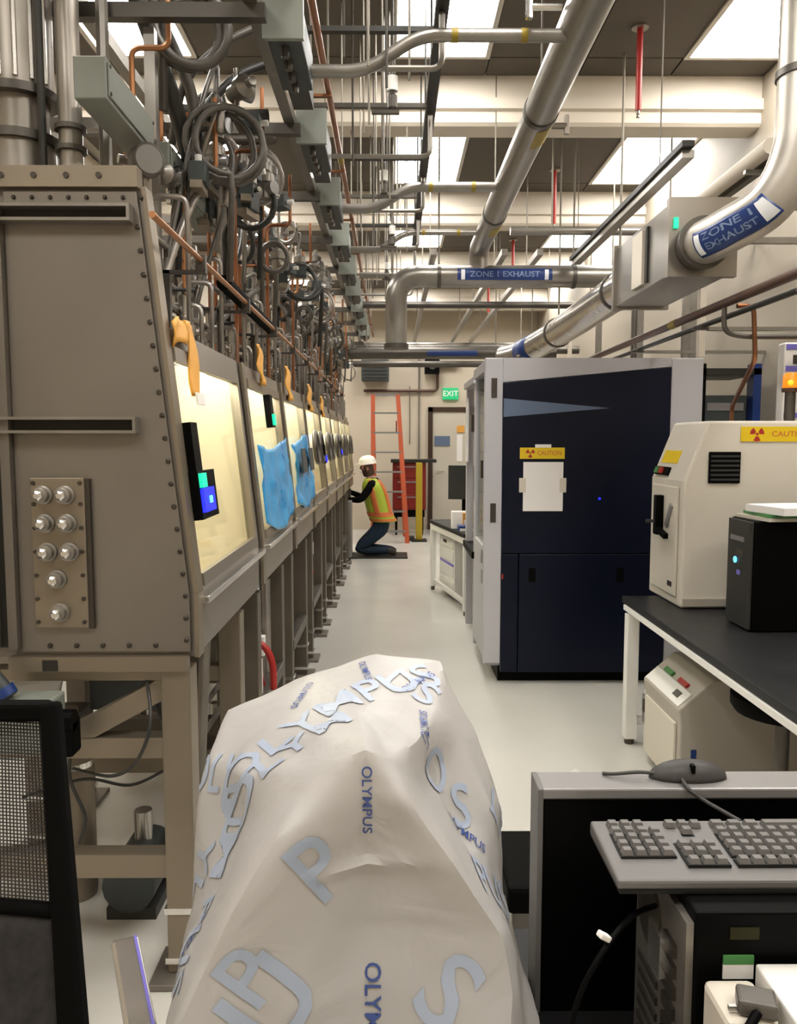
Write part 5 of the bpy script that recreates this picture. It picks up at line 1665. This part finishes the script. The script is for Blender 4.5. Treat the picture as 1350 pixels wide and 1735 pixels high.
def decal(txt, size, target, ang, mt, name, face, off=.0022, bold=True, sx=1.0):
    """print lettering on the cover: project text along direction 'face' (pointing at the sheet)"""
    mb = text_mb(txt, size, bold)
    for q in mb.v: q.x *= sx
    mb = subdiv_mb(mb, max(size * .07, .005))
    fdir = Vector(face).normalized()
    right = fdir.cross(Vector((0, 0, 1)))
    if right.length < .05: right = Vector((1, 0, 0))
    right.normalize()
    upv = right.cross(fdir).normalized()
    ca, sa = math.cos(ang), math.sin(ang)
    T = Vector(target)
    out = MB()
    pos = []
    for q in mb.v:
        x = q.x * ca - q.y * sa
        yv = q.x * sa + q.y * ca
        o = T + right * x + upv * yv - fdir * .6
        hit, nrm, idx, dist = bvh.ray_cast(o, fdir)
        if hit is None:
            pos.append(None)
        else:
            if nrm.dot(fdir) > 0: nrm = -nrm
            pos.append(hit + nrm * off)
    fs2 = [f for f in mb.f if all(pos[i] is not None for i in f) and max((pos[f[a]] - pos[f[b]]).length for a in range(len(f)) for b in range(a)) < size * .8]
    out.v = [p if p is not None else Vector((0, 0, 0)) for p in pos]
    used = sorted({i for f in fs2 for i in f})
    remap = {i: k for k, i in enumerate(used)}
    out.v = [out.v[i] for i in used]
    out.f = [tuple(remap[i] for i in f) for f in fs2]
    if out.f:
        return out.build(name, mt, cov, smooth=True)
FRONT = (0, 1, -.45)
TOP = (0, .5, -1)
RIGHT = (-.8, .5, -.45)
LEFT = (.8, .6, -.45)
big = 'large_lettering'
sm = 'small_lettering'
W = 'OLYMPUS'
# front face
decal('S', .15, (.075, 1.0, .80), -.75, 'cover_print_pale', big, FRONT)
decal('U', .15, (-.16, 1.0, .80), .85, 'cover_print_pale', big, FRONT)
decal('P', .12, (-.10, 1.0, .985), .7, 'cover_print_pale', big, FRONT)
decal('P', .11, (-.19, 1.0, .84), .85, 'cover_print_pale', big, FRONT)
decal(W, .034, (-.030, 1.0, .765), -PI / 2, 'cover_print_dark', sm, FRONT)
decal(W, .020, (-.036, 1.0, 1.085), -PI / 2, 'cover_print_dark', sm, FRONT)
# top
decal(W, .095, (-.10, 1.30, 1.09), .55, 'cover_print_pale', big, TOP)
decal('OLYM', .085, (-.17, 1.20, 1.05), .45, 'cover_print_pale', big, TOP)
decal('US', .085, (.03, 1.36, 1.1), -.5, 'cover_print_pale', big, TOP)
decal(W, .018, (-.05, 1.42, 1.1), -PI / 2 + .2, 'cover_print_dark', sm, TOP)
decal(W, .018, (-.16, 1.38, 1.1), -PI / 2 - .3, 'cover_print_dark', sm, TOP)
decal(W, .020, (.045, 1.38, 1.1), .9, 'cover_print_dark', sm, TOP)
decal(W, .018, (.05, 1.24, 1.1), PI / 2, 'cover_print_dark', sm, TOP)
# right flank
decal('O', .10, (.075, 1.24, 1.02), -.3, 'cover_print_pale', big, RIGHT)
decal('S', .10, (.115, 1.26, .95), -.4, 'cover_print_pale', big, RIGHT)
decal('PUS', .085, (.165, 1.19, .85), -.75, 'cover_print_pale', big, RIGHT)
decal('LY', .08, (.18, 1.33, .90), -1.2, 'cover_print_pale', big, RIGHT)
decal(W, .022, (.125, 1.23, .925), -1.05, 'cover_print_dark', sm, RIGHT)
# left flank
decal('UM', .10, (-.25, 1.22, .93), -1.2, 'cover_print_pale', big, LEFT)
decal('YL', .09, (-.31, 1.25, .85), -1.35, 'cover_print_pale', big, LEFT)
decal('PUS', .08, (-.27, 1.10, .82), -1.0, 'cover_print_pale', big, LEFT)
decal('OLY', .09, (-.30, 1.32, .98), .3, 'cover_print_pale', big, LEFT)
decal(W, .022, (-.27, 1.10, .82), PI / 2, 'cover_print_dark', sm, LEFT)
# microscope under the cover
MS = thing('microscope', 'microscope hidden under the translucent dust cover', 'microscope', (-.05, 1.30, .625))
MB().bb(-.20, .10, 1.12, 1.46, .626, .70).build('base', 'silver', MS, bev=.01)
MB().bb(-.12, .02, 1.34, 1.45, .70, 1.02).build('column', 'silver', MS, bev=.01)
MB().bb(-.12, .02, 1.16, 1.42, .98, 1.06).build('head', 'silver', MS, bev=.01)
MB().bb(-.14, .06, 1.13, 1.30, .80, .82).build('stage', 'black', MS)
for x in (-.075, -.025):
    MB().cyl((x, 1.18, 1.04), (x, 1.085, 1.085), .016, 12).build('eyepiece', 'black', MS, smooth='auto')
# cart it stands on
CT = thing('cart', 'grey steel cart carrying the covered microscope', 'cart', (-.07, 1.25, 0))
MB().bb(-.36, .23, .94, 1.56, .60, .624).build('top', 'galv', CT, bev=.004)
MB().bb(-.34, .21, .96, 1.54, .18, .20).build('shelf', 'galv', CT, bev=.004)
for (x, yy) in ((-.34, .98), (.20, .98), (-.34, 1.52), (.20, 1.52)):
    l = MB().bb(x - .015, x + .015, yy - .015, yy + .015, .08, .60).build('leg', 'galv', CT)
    MB().cyl((x - .012, yy, .04), (x + .012, yy, .04), .04, 12).build('caster', 'black_matte', l)
hn = MB().bar((-.485, 1.37, .650), (-.392, 1.17, .628), .048, .018)
hn.build('handle', 'steel_bright', CT, bev=.007)
MB().cyl((-.47, 1.35, .20), (-.47, 1.35, .648), .014, 10).build('handle_post', 'steel_dark', CT, smooth='auto')
MB().bb(-.475, -.34, 1.34, 1.36, .18, .20).build('post_bracket', 'galv', CT)
MB().bar((-.466, 1.37, .659), (-.373, 1.17, .637), .005, .004).build('purple_strip', 'purple', CT)

# =================================================================================================
# FOREGROUND LEFT: office chair
# =================================================================================================
OC2 = thing('office_chair', 'black mesh-back office chair in front of the end plate', 'chair', (-.66, .72, 0))
tl, tr_, br, bl_ = V(-.885, 1.03, 1.195), V(-.452, 1.03, 1.195), V(-.360, .865, .60), V(-.95, .865, .60)
bkf = MB()
pts = elbow_path([V(-.70, .84, .52), bl_, tl, tr_, br, V(-.62, .84, .52)], .05, 5)
# frame as four tapering bars
bf = MB()
def tbar(mb, a, b, w0, w1, d):
    a = Vector(a); b = Vector(b)
    t = (b - a).normalized()
    u = t.cross(Vector((0, 1, .25)).normalized()).normalized()
    nn = u.cross(t)
    vs_ = []
    for p, w in ((a, w0), (b, w1)):
        for su, sn in ((-1, -1), (1, -1), (1, 1), (-1, 1)):
            vs_.append(p + u * su * w / 2 + nn * sn * d / 2)
    mb.add(vs_, [(3, 2, 1, 0), (4, 5, 6, 7), (0, 1, 5, 4), (1, 2, 6, 5), (2, 3, 7, 6), (3, 0, 4, 7)])
tbar(bf, tr_ + V(0, 0, .012), br, .024, .040, .024)
tbar(bf, tl + V(0, 0, .012), bl_, .024, .040, .024)
bf.bar(tl, tr_, .024, .026).bar(bl_, br, .03, .04)
bf.build('back_frame', 'black_matte', OC2, bev=.006)
ms = MB()
def bp(u, t):
    L = tl.lerp(bl_, t); R = tr_.lerp(br, t)
    p = L.lerp(R, u)
    return p + Vector((0, .025 * math.sin(PI * u), 0))
for i in range(1, 96):
    u = i / 96
    ms.tube([bp(u, t) for t in (0, .2, .4)], .0011, 3, cap=False)
for i in range(1, 56):
    t = .4 * i / 56
    ms.tube([bp(u, t) for u in (0, .25, .5, .75, 1)], .0011, 3, cap=False)
ms.build('mesh_fabric', 'fabric', OC2, kind='stuff')
g = [[bp(u, t) + V(0, .004, 0) for u in [j / 12 for j in range(13)]] for t in [.4 + .6 * i / 10 for i in range(11)]]
MB().sheet(g, .012).build('lower_back_pad', 'fabric', OC2, smooth=True)
MB().tube([bp(u, .4) for u in [j / 10 for j in range(11)]], .010, 8).build('lumbar_bar', 'black_matte', OC2, smooth=True)
MB().box((-.66, .58, .47), (.48, .46, .07)).build('seat', 'fabric', OC2, bev=.03)
MB().bar((-.66, .86, .58), (-.66, .70, .42), .07, .02).build('back_bracket', 'black', OC2)
MB().cyl((-.66, .60, .10), (-.66, .60, .44), .03, 12).build('gas_lift', 'black', OC2, smooth='auto')
for k in range(5):
    t = 2 * PI * k / 5 + .3
    e = V(-.66 + .27 * math.cos(t), .60 + .27 * math.sin(t), .07)
    l = MB().bar((-.66, .60, .11), e, .045, .03).build('base_arm', 'black', OC2)
    MB().sphere((e.x, e.y, .028), .028, 10, 6).build('caster', 'black_matte', l, smooth=True)

# =================================================================================================
# FOREGROUND RIGHT: desk with monitor, keyboard and computer
# =================================================================================================
FDK = thing('desk', 'black desk carrying the monitor and the desktop computer', 'desk', (.62, 1.15, 0))
MB().bb(.215, 1.10, .70, 1.48, .575, .60).build('top', 'benchtop', FDK, bev=.003)
for (x, yy) in ((.25, .74), (1.06, .74), (.25, 1.44), (1.06, 1.44)):
    MB().bb(x - .02, x + .02, yy - .02, yy + .02, 0, .575).build('leg', 'black', FDK)
MN = thing('monitor', 'large black monitor with silver rim behind the keyboard', 'monitor', (.5, 1.27, .60))
MB().bb(.245, .80, 1.25, 1.31, .602, .970).build('panel', 'screen', MN, bev=.004)
MB().bb(.243, .802, 1.245, 1.315, .970, .988).build('top_rim', 'silver', MN, bev=.003)
MB().bb(.236, .245, 1.245, 1.315, .602, .988).build('side_rim', 'kb_body', MN, bev=.002)
MS2 = thing('computer_mouse', 'dark grey computer mouse resting on top of the monitor', 'mouse', (.49, 1.285, .988))
mb = MB().sphere((.495, 1.29, .988), .066, 18, 12, (1, .42, .46))
for q in mb.v: q.z = max(q.z, .9885)
mb.build('shell', 'mouse', MS2, smooth=True)
MB().bb(.492, .498, 1.264, 1.275, 1.005, 1.018).build('scroll_wheel', 'black', MS2)
tag(MB().tube(smooth_path([(.44, 1.285, .997), (.41, 1.285, .999), (.37, 1.29, .994), (.355, 1.30, .991)], 6), .003, 6).build('mouse_cable', 'mouse', smooth=True), 'short dark cable end beside the mouse', 'cable')
tag(MB().tube(smooth_path([(.475, 1.262, .996), (.48, 1.240, .988), (.500, 1.230, .975), (.525, 1.205, .966), (.54, 1.185, .962)], 6), .0035, 6).build('keyboard_cable', 'mouse', smooth=True), 'dark cable running from the keyboard over the monitor rim', 'cable')

PC = thing('desktop_computer', 'black desktop computer case under the keyboard', 'computer', (.6, 1.08, .60))
MB().bb(.395, .85, .985, 1.20, .602, .938).build('case', 'black', PC, bev=.004)
io = MB().bb(.385, .395, .99, 1.195, .605, .92).build('rear_panel', 'galv', PC)
for i in range(6):
    MB().bb(.379, .385, 1.02 + .0 * i, 1.06, .70 + i * .03, .718 + i * .03).build('port', 'bolt', io)
    MB().bb(.381, .385, 1.09, 1.17, .63 + i * .025, .642 + i * .025).build('expansion_slot', 'steel_dark', io)
fan = MB().lathe((.385, 1.13, .85), (-1, 0, 0), [(.05, 0), (.05, .004), (.04, .004)], 20).build('fan_ring', 'steel_dark', io)
MB().bb(.372, .385, 1.05, 1.10, .80, .86).build('bracket', 'alum', io)
MB().bb(.432, .472, .9825, .9848, .848, .868).build('label_sticker', 'paper', PC)
MB().bb(.432, .472, .9822, .9848, .868, .880).build('green_sticker_band', 'green_mark', PC)
place_text('ET1', .008, (.455, .9818, .826), (1, 0, 0), (0, 0, 1), 'sticker_text', 'bolt', PC) if False else None
MB().bb(.440, .478, .983, .985, .902, .918).build('dim_badge', 'olive', PC)

# keyboard, rotated half a turn: its far side faces the camera
KB = thing('keyboard', 'grey keyboard lying backwards across the desktop computer', 'keyboard', (.53, 1.09, .939))
kz = .957
MB().prism([(1.028, .943), (1.185, .943), (1.185, .965), (1.028, kz)], .305, .775, 'YZ').build('body', 'kb_body', KB, bev=.004)
MB().bb(.307, .773, 1.026, 1.187, .9395, .9435).build('underside', 'kb_under', KB)
proto = {}
def key(cx, cyy, w, d, key_w=None):
    s = (round(w, 4), round(d, 4))
    z = kz + .0055 + (cyy - 1.054) / .13 * .003
    if s not in proto:
        m = MB()
        x, y2, h = w / 2, d / 2, .0075
        t = .0022
        m.add([(-x, -y2, 0), (x, -y2, 0), (x, y2, 0), (-x, y2, 0), (-x + t, -y2 + t, h), (x - t, -y2 + t, h), (x - t, y2 - t, h), (-x + t, y2 - t, h)], [(3, 2, 1, 0), (4, 5, 6, 7), (0, 1, 5, 4), (1, 2, 6, 5), (2, 3, 7, 6), (3, 0, 4, 7)])
        o = m.build('key', 'key_grey', KB, local=True)
        proto[s] = o.data
    else:
        o = bpy.data.objects.new('key', proto[s])
        COL.objects.link(o)
        o.parent = KB
    o.location = Vector((cx, cyy, z)) - KB.location
    return o
u = .0193
yr = [1.176 - .0095 - r * .0193 for r in range(6)]      # row 0 = space row (far from camera) ... row 5 = function keys
# from the camera the numeric pad is on the left
x0 = .325
for r in range(5):
    for c in range(4):
        if r == 0 and c == 3: continue
        key(x0 + u * (c + .5), yr[r], .0156, .0152)
for c in range(3):      # nav cluster and arrows
    xc = x0 + 4 * u + .010 + u * (c + .5)
    key(xc, yr[0], .0156, .0152)
    if c == 1: key(xc, yr[1], .0156, .0152)
    key(xc, yr[3], .0156, .0152)
    key(xc, yr[4], .0156, .0152)
    key(xc, yr[5] - .004, .0156, .0152)
xm = x0 + 7 * u + .022
def bed(xa, xb, ya, yb):
    MB().bb(xa, xb, ya, yb, kz - .004, kz + .006).build('key_bed', 'kb_under', KB)
h = u / 2
bed(x0 - .001, x0 + 4 * u + .001, yr[4] - h, yr[0] + h)
xn = x0 + 4 * u + .010
bed(xn - .001, xn + 3 * u + .001, yr[5] - .004 - h, yr[3] + h)
bed(xn - .001, xn + 3 * u + .001, yr[0] - h, yr[0] + h)
bed(xn + u, xn + 2 * u, yr[1] - h, yr[0] - h)
bed(xm - .001, .765, yr[4] - h, yr[0] + h)
bed(xm - .001, .765, yr[5] - .004 - h, yr[5] - .004 + h)
for r in range(1, 5):
    for c in range(14):
        if xm + u * (c + .5) > .765: continue
        key(xm + u * (c + .5), yr[r], .0156, .0152)
for c in range(12):
    if xm + u * (c + .5) < .765: key(xm + u * (c + .5), yr[5] - .004, .0156, .0152)
for (cx, w) in ((xm + .012, .022), (xm + .038, .022), (xm + .064, .022), (xm + .130, .10)):
    key(cx, yr[0], w - .002, .0152)

# cables in front
def cable(pts, r, mt, label, plug=None, plugmat='paper'):
    C = thing('cable', label, 'cable', pts[0])
    MB().tube(smooth_path(pts, 8), r, 8).build('cord', mt, C, smooth=True)
    if plug:
        a, b, w = plug
        MB().bar(a, b, w, w * .7).build('plug', plugmat, C, bev=.002)
    return C
cable([(.375, 1.08, .89), (.33, 1.04, .90), (.285, 1.0, .885), (.245, .98, .83), (.228, .97, .76), (.235, .96, .70), (.24, .95, .61)], .004, 'black', 'black cable with white plug looping in front of the monitor', ((.286, 1.0, .893), (.272, .995, .903), .012))
cable([(.375, 1.03, .74), (.34, 1.0, .735), (.28, .98, .735), (.215, .96, .73), (.175, .94, .70), (.15, .93, .66)], .010, 'black', 'thick black cable with pale plug leaving the computer', ((.285, .975, .742), (.325, .985, .745), .012))
cable([(.38, 1.06, .70), (.36, 1.0, .72), (.38, .95, .735), (.40, .90, .70), (.41, .88, .62)], .010, 'black', 'thick black cable bending down beside the computer ports')
cable([(.378, 1.10, .65), (.34, 1.02, .65), (.33, .95, .66), (.36, .88, .62)], .007, 'hose_dark', 'thin black cable lying on the desk under the ports')
PB = thing('power_brick', 'beige power brick standing in front of the desktop computer', 'power adapter', (.43, .92, .6))
MB().bb(.398, .462, .885, .965, .601, .862).build('body', 'beige', PB, bev=.008)
MB().prism([(.398, .80), (.43, .80), (.405, .862), (.398, .862)], .880, .8845).build('grey_side', 'silver', PB)
WC = thing('carton', 'white carton at the desk edge beside the power brick', 'carton', (.53, .92, .6))
MB().bb(.470, .60, .87, .975, .601, .875).build('body', 'white', WC, bev=.003)
MB().bb(.470, .60, .866, .87, .80, .875).build('front_flap', 'paper', WC)
GAD = thing('plug_adapter', 'grey plug adapter on top of the power brick', 'adapter', (.44, .90, .863))
MB().box((.440, .905, .8735), (.045, .035, .02), Matrix.Rotation(-.3, 3, 'Z')).build('body', 'hose_grey', GAD, bev=.004)
MB().bb(.405, .42, .90, .905, .866, .872).build('prong', 'steel_bright', GAD)
cable([(.435, .89, .872), (.41, .875, .85), (.385, .87, .82), (.36, .88, .77), (.33, .90, .70), (.30, .92, .612)], .006, 'black', 'black adapter lead dropping beside the power brick')

# second seat: black padded stool between cover and monitor
ST3 = thing('stool', 'black padded stool behind the monitor edge', 'stool', (.36, 1.75, 0))
MB().bb(.255, .47, 1.68, 1.95, .50, .565).build('seat', 'black_matte', ST3, bev=.012)
MB().bb(.27, .33, 1.72, 1.85, .42, .50).build('seat_bracket', 'silver', ST3, bev=.004)
MB().tube(smooth_path([(.42, 1.78, .50), (.37, 1.78, .42), (.345, 1.78, .30), (.36, 1.80, .10)], 6), .03, 10).build('post', 'black', ST3, smooth=True)
for k in range(5):
    t = 2 * PI * k / 5
    e = V(.36 + .2 * math.cos(t), 1.80 + .2 * math.sin(t), .07)
    l = MB().bar((.36, 1.80, .09), e, .04, .03).build('base_arm', 'black', ST3)
    MB().sphere((e.x, e.y, .028), .028, 10, 6).build('caster', 'black_matte', l, smooth=True)
